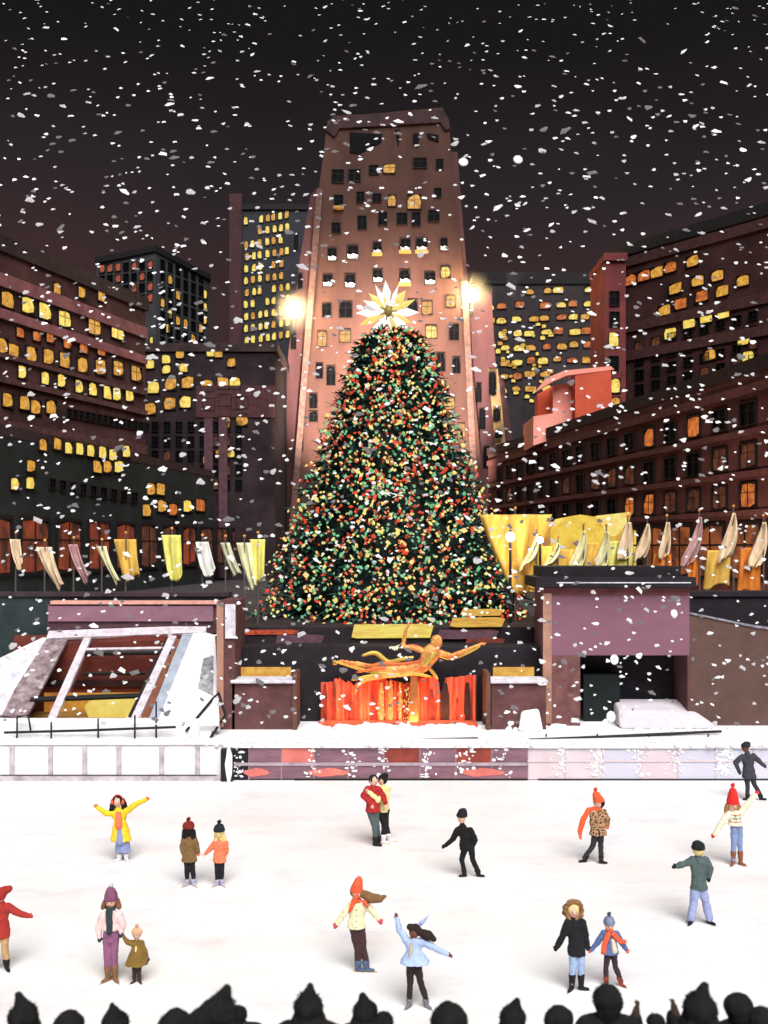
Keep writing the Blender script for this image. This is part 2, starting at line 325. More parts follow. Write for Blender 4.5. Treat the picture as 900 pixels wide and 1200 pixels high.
# --- left: slate block behind, corner towards us
SL = M('slate_blue_stone', lin(86, 88, 94), rough=.9, var=.3, scale=.2)
c1 = W(182, 295, 140); c0 = W(113, 310, 146); c2 = W(245, 330, 155)
b = building('slate_block', 'dark slate block with faint red windows rising behind the left office block', [(c1.x, 140), (c2.x, 155), (c2.x - 6, 175), (c0.x, 165), (c0.x, 146)], c1.z, SL, pmat=M('black_cornice', lin(40, 38, 42)))
fc = facade(b, (c0.x, 146), (c1.x, 140), 1); fc2 = facade(b, (c1.x, 140), (c2.x, 155), 1)
LITM['r'] = E('dim_red_window', lin(176, 84, 60), lin(90, 46, 42), scale=.6)
for j in range(4):
    for k in range(7): win(fc, 120 + k * 9.4, 315 - k * .8 + j * 13, 5, 7, 'r' if r.random() < .6 else 'k', r)
for j in range(8):
    for k in range(6): win(fc2, 190 + k * 9, 310 + k * 3 + j * 15, 4, 8, 'k' if r.random() < .85 else 'g', r)
for (x, y) in ((240, 345), (240, 360), (240, 375), (199, 368), (178, 400), (196, 385)): win(fc2 if x > 184 else fc, x, y, 3, 8, 'y', r)

ws = 1.0
# --- slim lit tower left of the central tower
ST = M('slate_tower_stone', lin(66, 68, 76), rough=.9, var=.25, scale=.3); SB = M('maroon_pier', lin(92, 60, 64), rough=.9, var=.25, scale=.5)
a0, a1, a2 = W(284, 246, 150), W(345, 240, 150), W(272, 252, 152)
b = building('slim_tower', 'slim slate tower covered in small yellow windows left of the central tower', [(a2.x, 151), (a0.x, 150), (a1.x + 5, 150), (a1.x + 5, 168), (a2.x, 168)], a0.z, ST, pmat=M('black_cornice', lin(40, 38, 42)))
fc = facade(b, (a0.x, 150), (a1.x, 150), 1)
MB().box(((a2.x + a0.x) / 2, 149.6, 34), (abs(a0.x - a2.x), .6, 60)).build('corner_pier', SB, b)
cnt = 0
for j in range(11):
    for k in range(7):
        if r.random() < .84 and cnt < 72: win(fc, 289 + k * 8 + r.uniform(-1, 1), 259 + j * 14 + k * -1.2, 4.6, 8.5, 'y' if r.random() < .65 else 'g', r); cnt += 1
for (x, y, s_) in ((296, 418, 'o'), (305, 417, 'o'), (316, 421, 'o'), (296, 431, 'o'), (316, 430, 'o'), (284, 455, 'g'), (296, 455, 'g'), (309, 453, 'g'), (286, 474, 'g'), (297, 472, 'g'), (310, 470, 'g'), (289, 492, 'g'), (298, 491, 'g'), (309, 489, 'g'), (286, 546, 'o'), (299, 545, 'g'), (282, 575, 'y'), (293, 575, 'y')):
    win(fc, x, y, 8 if s_ != 'o' else 6, 10, s_, r)

# --- the central tower: tapering front, stepped wings
def zy(py, Y): return CAM_Z - (py - HY) * Y / F
TW = M('rose_granite', lin(102, 70, 62), rough=.9, var=.32, scale=.22, bump=.4, stretch=(1, 1, .35))
TWS = M('rose_granite_dark', lin(98, 64, 68), rough=.9, var=.3, scale=.3, bump=.4, stretch=(1, 1, .35))
TY = 110.0
t = empty('art_deco_tower', (W(455, 600, TY).x, TY, 4.3), 'tall tapering rose granite tower with snowy dark windows behind the christmas tree', 'tower')
def tslab(outline, Y, depth, name, mat):     # outline in photo pixels, built as a deep solid
    MB().slab([W(x, y, Y) for x, y in outline], (0, -1, 0), depth).build(name, mat, t)
tslab([(336, 758), (338, 640), (358, 400), (370, 250), (384, 142), (392, 136), (440, 133), (518, 126), (526, 140), (529, 180), (541, 300), (560, 500), (572, 640), (574, 758)], TY, 16, 'shaft', TW)
tslab([(312, 758), (318, 640), (336, 430), (352, 300), (364, 228), (372, 220), (376, 758)], TY + 2.2, 14, 'wing', TWS)
tslab([(560, 758), (540, 330), (528, 178), (536, 178), (548, 330), (576, 345), (581, 430), (606, 640), (612, 758)], TY + 2.2, 14, 'wing', TWS)
OCH = M('ochre_stone', lin(180, 150, 105), var=.3, scale=.5)
MB().slab([W(x, y, TY + 2.0) for x, y in ((572, 432), (583, 432), (602, 600), (588, 600))], (0, -1, 0), .3).build('pilaster', OCH, t)
MB().slab([W(x, y, TY + 2.0) for x, y in ((584, 440), (590, 440), (612, 600), (604, 600))], (0, -1, 0), .4).build('pilaster', TWS, t)
for x0, x1, y0, y1 in ((338, 372, 640, 222), (556, 541, 640, 330)):
    MB().bar(W(x0 + 3, y0, TY - .1), W(x1 + 3, y1, TY - .1), .7, .6).build('corner_pier', M('pier_stone', lin(132, 100, 92), var=.4, scale=2), t)
# crown: fluted openings at the top
fcT = facade(t, (-12, TY), (12, TY), 1)
MB().slab([W(x, y, TY - .25) for x, y in ((382, 152), (390, 137), (520, 128), (528, 150), (522, 152), (516, 143), (398, 150), (392, 160))], (0, -1, 0), .5).build('crown', M('crown_shade_stone', lin(78, 50, 54), var=.4, scale=.6), t)  # colour darkened to imitate the tower top fading out of the light
for pts in (((410, 155), (448, 157), (447, 166), (420, 180), (410, 178)), ((463, 152), (469, 152), (467, 172)), ((484, 156), (492, 156), (490, 172), (484, 170)), ((500, 156), (514, 158), (514, 166), (502, 162))):
    q = [W(x, y, TY - .12) for x, y in pts]; MB().slab(q, (0, -1, 0), .2).build('crown_opening', W_K, t)
for (x, y, w_, h_, s_, sn, gd) in [
    (397, 207, 15, 16, 'k', 0, 0), (415, 205, 15, 14, 'k', 0, 0), (438, 199, 12, 11, 'd', 0, 0), (457, 197, 15, 11, 'g', 0, 0), (493, 192, 17, 12, 'k', 0, 0), (515, 193, 9, 12, 'k', 0, 0),
    (397, 235, 11, 15, 'k', 0, 1), (422, 232, 10, 13, 'k', 0, 0), (442, 231, 11, 10, 'k', 0, 0), (460, 236, 10, 14, 'g', 0, 0), (486, 236, 17, 18, 'g', 0, 0), (512, 225, 9, 11, 'k', 0, 0),
    (394, 268, 11, 13, 'k', 0, 0), (424, 262, 11, 17, 'd', 0, 0), (448, 257, 11, 16, 'k', 0, 0), (471, 256, 13, 14, 'k', 0, 0), (487, 257, 11, 17, 'k', 0, 0), (509, 254, 14, 14, 'k', 0, 0),
    (390, 298, 11, 15, 'k', 1, 0), (414, 296, 14, 16, 'k', 1, 0), (441, 292, 11, 14, 'd', 1, 1), (474, 287, 13, 15, 'k', 1, 1), (495, 287, 14, 15, 'k', 1, 1), (520, 287, 9, 15, 'k', 1, 0),
    (384, 330, 12, 14, 'k', 1, 0), (410, 329, 13, 16, 'k', 1, 0), (443, 324, 12, 15, 'k', 1, 0), (475, 324, 13, 17, 'k', 1, 1), (504, 326, 13, 15, 'k', 1, 0), (522, 320, 12, 14, 'y', 0, 0),
    (383, 364, 11, 17, 'k', 0, 0), (406, 363, 16, 19, 'k', 0, 0), (484, 358, 12, 15, 'k', 0, 0), (501, 361, 13, 17, 'g', 0, 0), (529, 354, 12, 15, 'g', 0, 0),
    (378, 398, 11, 19, 'g', 0, 0), (405, 394, 14, 16, 'g', 0, 0), (505, 389, 14, 16, 'y', 0, 0), (532, 390, 12, 20, 'k', 0, 0),
    (374, 434, 9, 19, 'k', 0, 0), (387, 441, 11, 24, 'g', 0, 0), (516, 425, 11, 23, 'k', 0, 0), (535, 428, 10, 20, 'g', 0, 0),
    (368, 470, 10, 18, 'k', 0, 0), (368, 489, 11, 13, 'g', 0, 0), (518, 458, 11, 21, 'k', 0, 0), (527, 472, 14, 18, 'g', 0, 0), (541, 505, 9, 18, 'g', 0, 0), (352, 520, 8, 20, 'k', 0, 0), (552, 560, 8, 22, 'k', 0, 0)]:
    win(fcT, x + r.uniform(-1, 1), y + r.uniform(-1, 1), w_ * .92, h_ * .92, s_ if s_ == 'k' or s_ in 'gy' and r.random() < .55 else 'k', r, sub=True, snow=bool(sn), gold=bool(gd))
fcW = facade(t, (-12, TY + 2.2), (12, TY + 2.2), 1)
for (x, y, w_, h_, s_) in [(328, 480, 7, 24, 'k'), (326, 516, 7, 22, 'k'), (321, 556, 7, 14, 'g'), (319, 590, 6, 16, 'g'), (314, 626, 6, 16, 'g'), (347, 285, 5, 20, 'k'), (352, 330, 5, 18, 'k'), (344, 400, 6, 18, 'k'),
                (551, 458, 7, 22, 'k'), (561, 460, 6, 22, 'k'), (555, 500, 7, 30, 'k'), (565, 491, 7, 24, 'k'), (558, 535, 8, 24, 'k'), (570, 535, 7, 24, 'k')]: win(fcW, x, y, w_, h_, s_, r, sub=True)
fcP = facade(t, (-12, TY + 1.6), (12, TY + 1.6), 1)
for (x, y, h_) in ((577, 450, 28), (582, 487, 16), (584, 509, 9), (589, 536, 18), (593, 571, 20)): win(fcP, x, y, 8, h_, 'k', r, sub=True)

ws = 1.1
# --- right middle: slate wall of dashes of light
RM = M('slate_brown_stone', lin(72, 64, 68), rough=.9, var=.45, scale=.12)
b = building('office_block', 'wide slate office block right of the tower with dashes of yellow light', [(W(556, 0, 130).x, 130), (W(718, 0, 130).x, 130), (W(718, 0, 130).x, 145), (W(556, 0, 130).x, 145)], zy(333, 130), RM, pmat=M('black_cornice', lin(40, 38, 42)), parapet=1.6)
fc = facade(b, (10, 130), (30, 130), 1)
for j in range(8):
    for k in range(9):
        if r.random() < (.9 if k < 5 or j < 6 else .4): win(fc, 574 + k * 16.3 + r.uniform(-3, 3), 343 + j * 16.5 - k * .7 + r.uniform(-1.5, 1.5), r.uniform(8, 12), r.uniform(5, 7), r.choice('yyggo'), r)

for k in range(34): win(fc, r.uniform(566, 648), 372 + r.random() ** .8 * 98, r.uniform(3, 6), r.uniform(3, 5), r.choice('yyg'), r)  # tiny lit panes added to imitate golden glow beside the tower lamp
# --- right: high block with orange windows, red corner pier
RH = M('rust_brown_brick', lin(82, 50, 50), rough=.95, var=.5, scale=.25)
h1, h2 = W(734, 300, 100), W(900, 250, 100); zT = zy(300, 100)
hA = (W(734, 0, 100).x, 100); hB = (45.5, 76)
b = building('brick_block', 'rust brown block at the upper right with scattered orange windows', [hA, hB, (60, 90), (40, 118), (hA[0], 112)], zT, RH, pmat=M('black_cornice', lin(40, 38, 42)), parapet=1.2)
fc = facade(b, hA, hB, 1)
for (x, y, s_) in ((735 + 4, 328, 'o'), (755, 323, 'o'), (770, 319, 'g'), (786, 313, 'o'), (792, 338, 'g'), (798, 356, 'o'), (779, 364, 'g'), (812, 306, 'g'), (818, 329, 'g'), (841, 323, 'g'), (871, 329, 'g'), (823, 347, 'o'), (847, 341, 'g'),
                (786, 391, 'y'), (808, 379, 'y'), (828, 372, 'y'), (848, 367, 'y'), (872, 398, 'y'), (877, 418, 'y'), (832, 416, 'g')): win(fc, x, y, 13, 11, s_, r)
for j in range(4):
    for k in range(8): win(fc, 750 + k * 19, 405 - k * 5 + j * 17, 9, 9, 'k' if r.random() < .7 else 'd', r)
for z in (37.6, 30.6, 27.6): band(b, hA, hB, 1, z, 1.0, .2, M('rust_band', lin(92, 58, 58), var=.4))
b2 = building('brick_pier_tower', 'narrow red brick tower standing at the corner of the upper right block', [(W(709, 0, 99).x, 99), (W(734, 0, 99).x - .05, 99), (W(734, 0, 99).x - .05, 106), (W(709, 0, 99).x, 106)], zy(306, 99), M('red_brick', lin(140, 62, 62), var=.3, scale=.5), parapet=.8)
fc = facade(b2, (20, 99), (26, 99), 1)
for (x, y, s_) in ((719, 398, 'y'), (719, 426, 'k'), (721, 452, 'y'), (721, 474, 'g'), (720, 350, 'k'), (720, 374, 'k')): win(fc, x, y, 10, 15, s_, r)

# --- right: long low block with the salmon penthouse
RL = M('russet_brick', lin(118, 70, 66), rough=.95, var=.35, scale=.35, bump=.5)
rA, rB = (12.4 - 8.1 * .18, 91 + 41 * .18), (20.5 + 8.1 * .55, 50 - 41 * .55)
b = building('long_block', 'long low russet block on the right with rows of dark windows and a glowing arcade', [rA, rB, (34, 30), (23.5, 96)], 17.4, RL, pmat=M('dark_plum', lin(70, 52, 54), var=.3), parapet=.8)
fc = facade(b, rB, rA, -1)
fc = dict(o=Vector((rA[0], rA[1], 0)), u=(Vector((rB[0] - rA[0], rB[1] - rA[1], 0))).normalized(), n=None, b=b); fc['n'] = Vector((fc['u'].y, -fc['u'].x, 0))
if fc['n'].x > 0: fc['n'] = -fc['n']
for z, h in ((16.3, .5), (14.0, .35), (11.7, .35), (9.6, .3)): band(b, rA, rB, 1 if fc['n'].dot(Vector((fc['u'].y, -fc['u'].x, 0))) > 0 else -1, z, h, .18, M('russet_band', lin(128, 78, 74), var=.3))
Lr = 0
n_ = 0
for z, hh in ((15.2, 1.2), (12.9, 1.3), (10.7, 1.3)):
    for k in range(17):
        P0 = Vector((rA[0], rA[1], z)) + fc['u'] * (4 + k * 2.9)
        pxx = HX + P0.x / P0.y * F
        if pxx > 930: continue
        st = 'k'
        if z > 15 and k in (13, 11): st = 'o'
        if z < 11 and pxx > 735: st = 'o' if r.random() < .6 else 'd'
        if z > 12 and z < 13 and r.random() < .3: st = 'd'
        win_m(fc, P0, 1.5, hh, st, r)
for (x, y) in ((756, 521), (787, 519), (806, 516)): pass
for k in range(14):
    P0 = Vector((rA[0], rA[1], 7.6)) + fc['u'] * (4 + k * 3.6); LITM['p'] = E('arcade_gold', lin(150, 78, 38), lin(52, 26, 20), scale=.6); LITM['q'] = E('arcade_bright_gold', lin(236, 196, 84), lin(200, 140, 44), scale=.7)
    win_m(fc, P0, 2.8, 3.0, 'q' if HX + P0.x / P0.y * F < 745 else 'p', r, name='arcade_window')

MS = 1.0
SAL = M('floodlit_salmon', (.92, .36, .28), rough=.85, var=.12, scale=.3); SALD = M('vermilion_stucco', (.62, .10, .05), rough=.85, var=.2, scale=.3)  # pink floodlight is painted into the salmon colour
b = empty('rooftop_penthouse', (17, 80, 18.2), 'stepped salmon penthouse with an overhanging roof on top of the long right block', 'penthouse')
def bx(x0, x1, y0, y1, Y, d, name, mat):
    MB().slab([W(x0, y1, Y), W(x1, y1, Y), W(x1, y0, Y), W(x0, y0, Y)], (0, -1, 0), d).build(name, mat, b)
yb = 505
MB().slab([W(625, 488, 82), W(625, 522, 82), W(675, 506, 82), W(675, 480, 82)], (0, -1, 0), 6).build('lower_block', SAL, b)
MB().slab([W(648, 452, 82.4), W(648, 505, 82.4), W(675, 500, 82.4), W(675, 447, 82.4)], (0, -1, 0), 5.6).build('upper_block', SAL, b)
MB().slab([W(674, 440, 80.6), W(674, 510, 80.6), W(718, 494, 80.6), W(716, 434, 80.6)], (0, -1, 0), 6).build('main_block', SALD, b)
MB().slab([W(630, 462, 83.6), W(630, 500, 83.6), W(648, 500, 83.6), W(648, 452, 83.6)], (0, -1, 0), 1.5).build('recess', SALD, b)
MB().slab([W(628, 459, 81), W(646, 448, 81), W(664, 440, 81), W(720, 433, 81), W(716, 429, 81), W(662, 434, 81), W(640, 443, 81)], (0, -1, 0), 1.2).build('roof', SAL, b)

MS = .72
# ------------------------------------------------------------------ tower floodlights (the two bright lamps on the setbacks)
def floodlamp(px, py, Y, label, en, rad):
    c = W(px, py, Y); e = empty('floodlight', (c.x, c.y, c.z), label, 'floodlight', None)
    MB().ell(c, rad, 14, 10).build('lamp_globe', E('lamp_white', (1, .97, .8), (1, .97, .85), 9), e, smooth=True)
    MB().tube([c - Vector((0, 0, rad)), c - Vector((0, 0, rad + 1.6))], [.16, .24], 8).build('bracket', BLACK, e)
    MB().tube([c + Vector((0, 0, rad * .8)), c + Vector((0, 0, rad * 1.1))], [rad * .6, rad * .15], 10).build('cap', BLACK, e)
    ld = bpy.data.lights.new('lamp', 'POINT'); ld.energy = en * 3; ld.color = (1, .74, .36); ld.shadow_soft_size = rad * 1.2
    lo = bpy.data.objects.new('lamp_light', ld); C.objects.link(lo); lo.parent = e; lo.location = (0, -rad * 1.3, 0)
floodlamp(345, 364, TY - 1.6, 'glowing white lamp globe on the left shoulder of the central tower', 2600, .85)
floodlamp(553, 346, TY - .2, 'glowing white lamp globe on the right shoulder of the central tower', 2600, .85)
mm = bpy.data.materials.new('lamp_halo_volume'); mm.use_nodes = True; tm = mm.node_tree; tm.nodes.clear()  # scatter volume added round each lamp to imitate its glow
o_ = tm.nodes.new('ShaderNodeOutputMaterial'); vs_ = tm.nodes.new('ShaderNodeVolumeScatter'); tc_ = tm.nodes.new('ShaderNodeTexCoord'); vl = tm.nodes.new('ShaderNodeVectorMath'); vl.operation = 'LENGTH'; mr_ = tm.nodes.new('ShaderNodeMapRange')
mr_.inputs[1].default_value = 1.0; mr_.inputs[2].default_value = .12; mr_.inputs[3].default_value = 0; mr_.inputs[4].default_value = .075; mr_.interpolation_type = 'SMOOTHSTEP'
vs_.inputs['Color'].default_value = (1, .95, .8, 1); tm.links.new(tc_.outputs['Object'], vl.inputs[0]); tm.links.new(vl.outputs['Value'], mr_.inputs[0]); tm.links.new(mr_.outputs[0], vs_.inputs['Density']); tm.links.new(vs_.outputs[0], o_.inputs['Volume'])
for (x, y, lb) in ((345, 364, 'added soft halo imitating the glow round the left tower lamp'), (553, 346, 'added soft halo imitating the glow round the right tower lamp')):
    q = MB(); q.ell((0, 0, 0), 1, 20, 14); o = q.build('lamp_halo', mm, smooth=True); o.location = W(x, y, TY - 3.2); o.scale = (2.9, 2.4, 3.1); tag(o, lb, 'mist', kind='stuff')
def spot(loc, tgt, en, col, size, blend=.8, rad=.4, name='spot'):
    ld = bpy.data.lights.new(name, 'SPOT'); ld.energy = en; ld.color = col; ld.spot_size = R(size); ld.spot_blend = blend; ld.shadow_soft_size = rad
    o = bpy.data.objects.new(name, ld); C.objects.link(o); o.location = loc
    o.rotation_euler = (Vector(tgt) - Vector(loc)).to_track_quat('-Z', 'Y').to_euler(); return o
def uplight(loc, tgt, en, col, size, label, rad=.3):
    loc = Vector(loc); e = empty('uplight', loc, label, 'uplight')
    MB().box(loc + Vector((0, 0, .12)), (.7, .5, .24)).build('housing', BLACK, e, bevel=.03)
    s_ = spot(loc + Vector((0, -.05, .45)), tgt, en, col, size, rad=rad); s_.parent = e; s_.location = (0, -.05, .45)
uplight((-6.0, 82, 4.3), Vector((-3.5, TY, 27)), 440000, (1, .82, .68), 38, 'black uplight box on the plaza aimed at the left of the tower')
uplight((7.0, 82, 4.3), Vector((4.5, TY, 27)), 400000, (1, .82, .68), 38, 'black uplight box on the plaza aimed at the right of the tower')

# ------------------------------------------------------------------ plaza edge: retaining walls left and right of the fountain
def P(px, py, Y): return W(px, py, Y)
b = empty('retaining_wall', (-20, 38, 1.2), 'dark teal granite wall holding up the plaza on the left behind the skylight', 'wall')
MB().prism([(-34, 37.4), (P(270, 0, 38).x, 37.4), (P(270, 0, 38).x, 38.2), (-34, 38.2)], 1.2, 5.9).build('wall', TEAL, b)
MB().prism([(-34, 37.3), (P(271, 0, 38).x, 37.3), (P(271, 0, 38).x, 38.3), (-34, 38.3)], 5.9, 6.05).build('coping', M('plum_coping', lin(70, 54, 62), var=.3), b)
b = empty('retaining_wall', (20, 38, 1.2), 'near black wall holding up the plaza on the right behind the kiosk', 'wall')
MB().prism([(P(640, 0, 38).x, 37.4), (34, 37.4), (34, 38.2), (P(640, 0, 38).x, 38.2)], 1.2, 5.9).build('wall', DARK, b)
MB().prism([(P(639, 0, 38).x, 37.3), (34, 37.3), (34, 38.3), (P(639, 0, 38).x, 38.3)], 5.9, 6.1).build('coping', M('ink_coping', lin(48, 42, 50), var=.3), b)

# ------------------------------------------------------------------ fountain recess, statue niche
Yc = 34.3
b = empty('fountain_niche', (0.2, 36, 1.2), 'dark niche behind the red fountain between two low brown walls with gold slots', 'niche')
X = lambda px, Y: (px - HX) * Y / F
Z = lambda py, Y: CAM_Z - (py - HY) * Y / F
MB().prism([(X(268, 36), 35.9), (X(642, 36), 35.9), (X(642, 36), 37.5), (X(268, 36), 37.5)], 1.2, Z(758, 36)).build('back_wall', DARK, b)
for x0, x1 in ((272, 345), (576, 640)):
    MB().prism([(X(x0, Yc), Yc), (X(x1, Yc), Yc), (X(x1, Yc), 35.88), (X(x0, Yc), 35.88)], 1.2, Z(801, Yc)).build('low_wall', BROWN, b)
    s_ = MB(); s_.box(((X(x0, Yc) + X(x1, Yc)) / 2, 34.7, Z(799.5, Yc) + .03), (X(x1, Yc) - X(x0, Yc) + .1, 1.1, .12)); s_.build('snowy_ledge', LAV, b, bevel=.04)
for x0, x1 in ((279, 341), (578, 626)):
    MB().box(((X(x0, 35.8) + X(x1, 35.8)) / 2, 35.84, (Z(782, 35.8) + Z(796, 35.8)) / 2), (X(x1, 35.8) - X(x0, 35.8), .06, .46)).build('lit_slot', E('slot_gold', lin(232, 180, 80), lin(206, 144, 52), scale=3), b)
for x in (345.5, 572): MB().box((X(x, Yc), 34.9, 2.2), (.16, 1.4, 2.1)).build('jamb', M('niche_jamb', lin(120, 84, 70)), b)
# tree planter bands right above the niche
b = empty('tree_planter', (0.2, 38.5, 4.3), 'broad planter wall under the christmas tree with yellow and rust lit bands', 'planter')
MB().prism([(X(274, 37.6), 37.55), (X(640, 37.6), 37.55), (X(640, 37.6), 43), (X(274, 37.6), 43)], Z(757, 37.6), Z(735, 37.6)).build('kerb', M('planter_stone', lin(52, 42, 48), var=.4, scale=2), b)
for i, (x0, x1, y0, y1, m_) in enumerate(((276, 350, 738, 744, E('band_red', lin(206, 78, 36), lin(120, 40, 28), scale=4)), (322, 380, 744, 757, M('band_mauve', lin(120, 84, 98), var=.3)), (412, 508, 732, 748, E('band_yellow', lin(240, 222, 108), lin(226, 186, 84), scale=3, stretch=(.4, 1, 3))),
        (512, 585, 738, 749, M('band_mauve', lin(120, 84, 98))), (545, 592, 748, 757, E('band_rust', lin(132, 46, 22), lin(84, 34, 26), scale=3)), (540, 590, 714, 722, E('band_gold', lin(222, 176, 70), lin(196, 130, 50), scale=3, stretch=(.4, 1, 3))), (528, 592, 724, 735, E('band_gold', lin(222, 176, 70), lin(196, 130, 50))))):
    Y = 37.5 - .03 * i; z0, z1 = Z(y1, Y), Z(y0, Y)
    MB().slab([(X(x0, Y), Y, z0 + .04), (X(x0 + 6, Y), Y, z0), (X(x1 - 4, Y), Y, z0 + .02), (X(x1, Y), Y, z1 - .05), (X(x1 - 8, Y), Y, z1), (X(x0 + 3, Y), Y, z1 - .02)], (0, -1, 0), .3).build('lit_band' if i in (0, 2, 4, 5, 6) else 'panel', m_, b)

# fountain: basin, water wall with its red light painted into the colour
b = empty('fountain', (X(466, 35.2), 35.3, 1.2), 'wide fountain of vermilion lit water sheets under the golden statue', 'fountain')
r = random.Random(5); g = MB(); n = 40
for i in range(n):          # rippled curtain of falling water, uneven top edge
    pass
xs = np.linspace(376, 558, 92); tops = []
for x in xs:
    base = 797 + 5 * math.sin(x * .11) + r.uniform(-2.5, 2.5)
    if x > 515 and x < 528: base = 812
    if x > 520: base = 795 - (x - 520) * .1
    if x < 392: base = 800
    tops.append(base)
fr_, bk = [], []
for x, tp in zip(xs, tops):
    dy = .10 * math.sin(x * .62) + .07 * math.sin(x * .23 + 1)
    fr_.append((X(x, 35.4), 35.4 + dy, tp))
vs = []; fs = []
for i, (x, y, tp) in enumerate(fr_):
    zt = Z(tp, 35.4); vs += [(x, y, 1.2), (x, y, 1.2 + (zt - 1.2) * .5), (x, y + .02, zt), (x, y + .15, zt), (x, y + .15, 1.2)]
    if i: k = 5 * i; fs += [(k - 5 + j, k + j, k + j + 1, k - 4 + j) for j in range(4)]
g.add(vs, fs); g.build('water_curtain', RED, b, smooth=False)
for i, (x, wv, y0, mt) in enumerate([(381, 5, 803, 'd'), (392, 4, 800, 'd'), (406, 5, 815, 'd'), (413, 6, 822, 'd'), (437, 5, 812, 'd'), (447, 6, 800, 'y'), (458, 6, 798, 'y'), (476, 7, 806, 'd'), (506, 8, 808, 'd'), (522, 10, 801, 'k'), (548, 7, 800, 'k'), (536, 4, 818, 'd'), (469, 4, 800, 'y'), (490, 3, 800, 'y')]):
    col = {'d': M('dark_red_water', (.22, .03, .02), var=.5, scale=4), 'y': E('yellow_lit_water', lin(240, 150, 60), lin(236, 96, 50), scale=3), 'k': M('black_gap', (.03, .012, .012), scale=3)}[mt]  # yellow light on the water is imitated by emission
    c = [(X(x - wv / 2 * q_, 35.2), 35.22, Z(p_, 35.2)) for p_, q_ in ((y0, .5), (y0 + 12, 1), (836, 1.2), (848, .6))] + [(X(x + wv / 2 * q_, 35.2), 35.22, Z(p_, 35.2)) for p_, q_ in ((848, .7), (836, 1.1), (y0 + 12, .9), (y0, .4))]
    MB().slab(c, (0, -1, 0), .08).build('water_jet', col, b)
g = MB()
for i in range(160): q_ = r.random() ** 1.6; g.ell((X(r.choice((447, 458, 469, 478)) + r.gauss(0, 2.2), 35), r.uniform(34.9, 35.05), 1.25 + q_ * 1.5), (r.uniform(.012, .03), .015, r.uniform(.02, .07)), 5, 4)
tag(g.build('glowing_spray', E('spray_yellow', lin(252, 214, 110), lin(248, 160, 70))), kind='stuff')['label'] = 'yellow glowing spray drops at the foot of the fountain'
bpy.context.view_layer.update()
sp = C.objects['glowing_spray']; sp['label'] = 'yellow glowing spray drops in the middle of the fountain'
MB().box((X(466, 34.9), 34.95, 1.28), (X(560, 34.9) - X(374, 34.9), .5, .2)).build('basin', M('red_basin', (.85, .16, .07), var=.3), b, bevel=.04)
ld = bpy.data.lights.new('fountain_glow', 'AREA'); ld.energy = 260; ld.color = (1, .38, .15); ld.shape = 'RECTANGLE'; ld.size = 5; ld.size_y = .3
lo = bpy.data.objects.new('fountain_glow', ld); C.objects.link(lo); lo.parent = b; lo.location = (0, -.55, .2); lo.rotation_euler = (R(155), 0, 0)

# snow ridges piled along the ledge (one mass of snow)
def ridge(x0, x1, y, z, h, wd, name, label, seed, mat=SNOW):
    r = random.Random(seed); g = MB(); n = int((x1 - x0) / .16)
    for i in range(n):
        q = h * r.uniform(.35, 1); g.ell((x0 + (x1 - x0) * (i + r.random()) / n, y + r.uniform(-wd, wd) / 2, z), (q * r.uniform(1, 2.2), q * r.uniform(.8, 1.6), q), 7, 5)
    tag(g.build(name, mat, smooth=True), label, 'snow', kind='stuff')
ridge(X(352, 34.4), X(668, 34.4), 34.55, 1.2, .2, .35, 'snow_ridge', 'lumpy snow ridge along the foot of the red fountain', 1)
ridge(-14.5, -5.6, 32.4, 1.2, .10, .3, 'snow_ridge', 'low snow ridge on the ledge below the skylight railing', 2)
ridge(X(660, 34), 13, 34.1, 1.2, .12, .4, 'snow_ridge', 'low snow ridge in front of the mauve kiosk', 3)
ridge(-6.0, 14, 31.66, 1.19, .10, .16, 'snow_ridge', 'thin snow lying along the top of the rink barrier', 4)

# ------------------------------------------------------------------ golden statue (plain generic gliding figure)
b = empty('gilded_statue', (X(480, 34.9), 34.9, 1.6), 'golden orange gliding figure with outstretched arm above the red fountain', 'statue')
S = lambda x, y, d=0: P(x, y, 34.9) + Vector((0, d, 0))
g = MB()
g.capsule(S(497, 779), .26, S(506, 765), .34, flat=.8); g.capsule(S(506, 765), .3, S(510, 761), .12)                     # torso
g.capsule(S(511.5, 753.5), .23, S(511.5, 751), .22, 12); g.capsule(S(510, 760), .10, S(511, 756), .10)
g.capsule(S(508, 763), .13, S(530, 769), .10); g.capsule(S(530, 769), .10, S(548, 761), .075); g.capsule(S(548, 761), .07, S(566, 754), .05)   # leading arm
for k in range(4): g.capsule(S(563, 755), .025, S(570 - k * .8, 753 + k * .9), .018, 6)
g.capsule(S(502, 765), .12, S(484, 759), .10); g.capsule(S(484, 759), .10, S(472, 758), .085); g.capsule(S(472, 757), .09, S(476, 737), .06); g.capsule(S(476, 737), .06, S(479, 732), .05) # raised arm
g.capsule(S(497, 779), .25, S(478, 784), .22); g.capsule(S(478, 784), .2, S(448, 785), .14); g.capsule(S(448, 785), .13, S(420, 778), .09); g.capsule(S(420, 778), .09, S(400, 775), .06) # trailing leg
g.capsule(S(492, 785), .2, S(455, 790), .15); g.capsule(S(455, 790), .14, S(428, 796), .09); g.capsule(S(428, 796), .08, S(419, 803), .06); g.capsule(S(419, 803), .06, S(416, 813), .04)
g.capsule(S(400, 775), .07, S(391, 778), .05)
fg = g.build('figure', GOLDM, b, voxel=.022); dm = fg.modifiers.new('d', 'DISPLACE'); tx = bpy.data.textures.new('chasing', 'CLOUDS'); tx.noise_scale = .10; dm.texture = tx; dm.strength = .05; dm.mid_level = .5; dm.texture_coords = 'LOCAL'
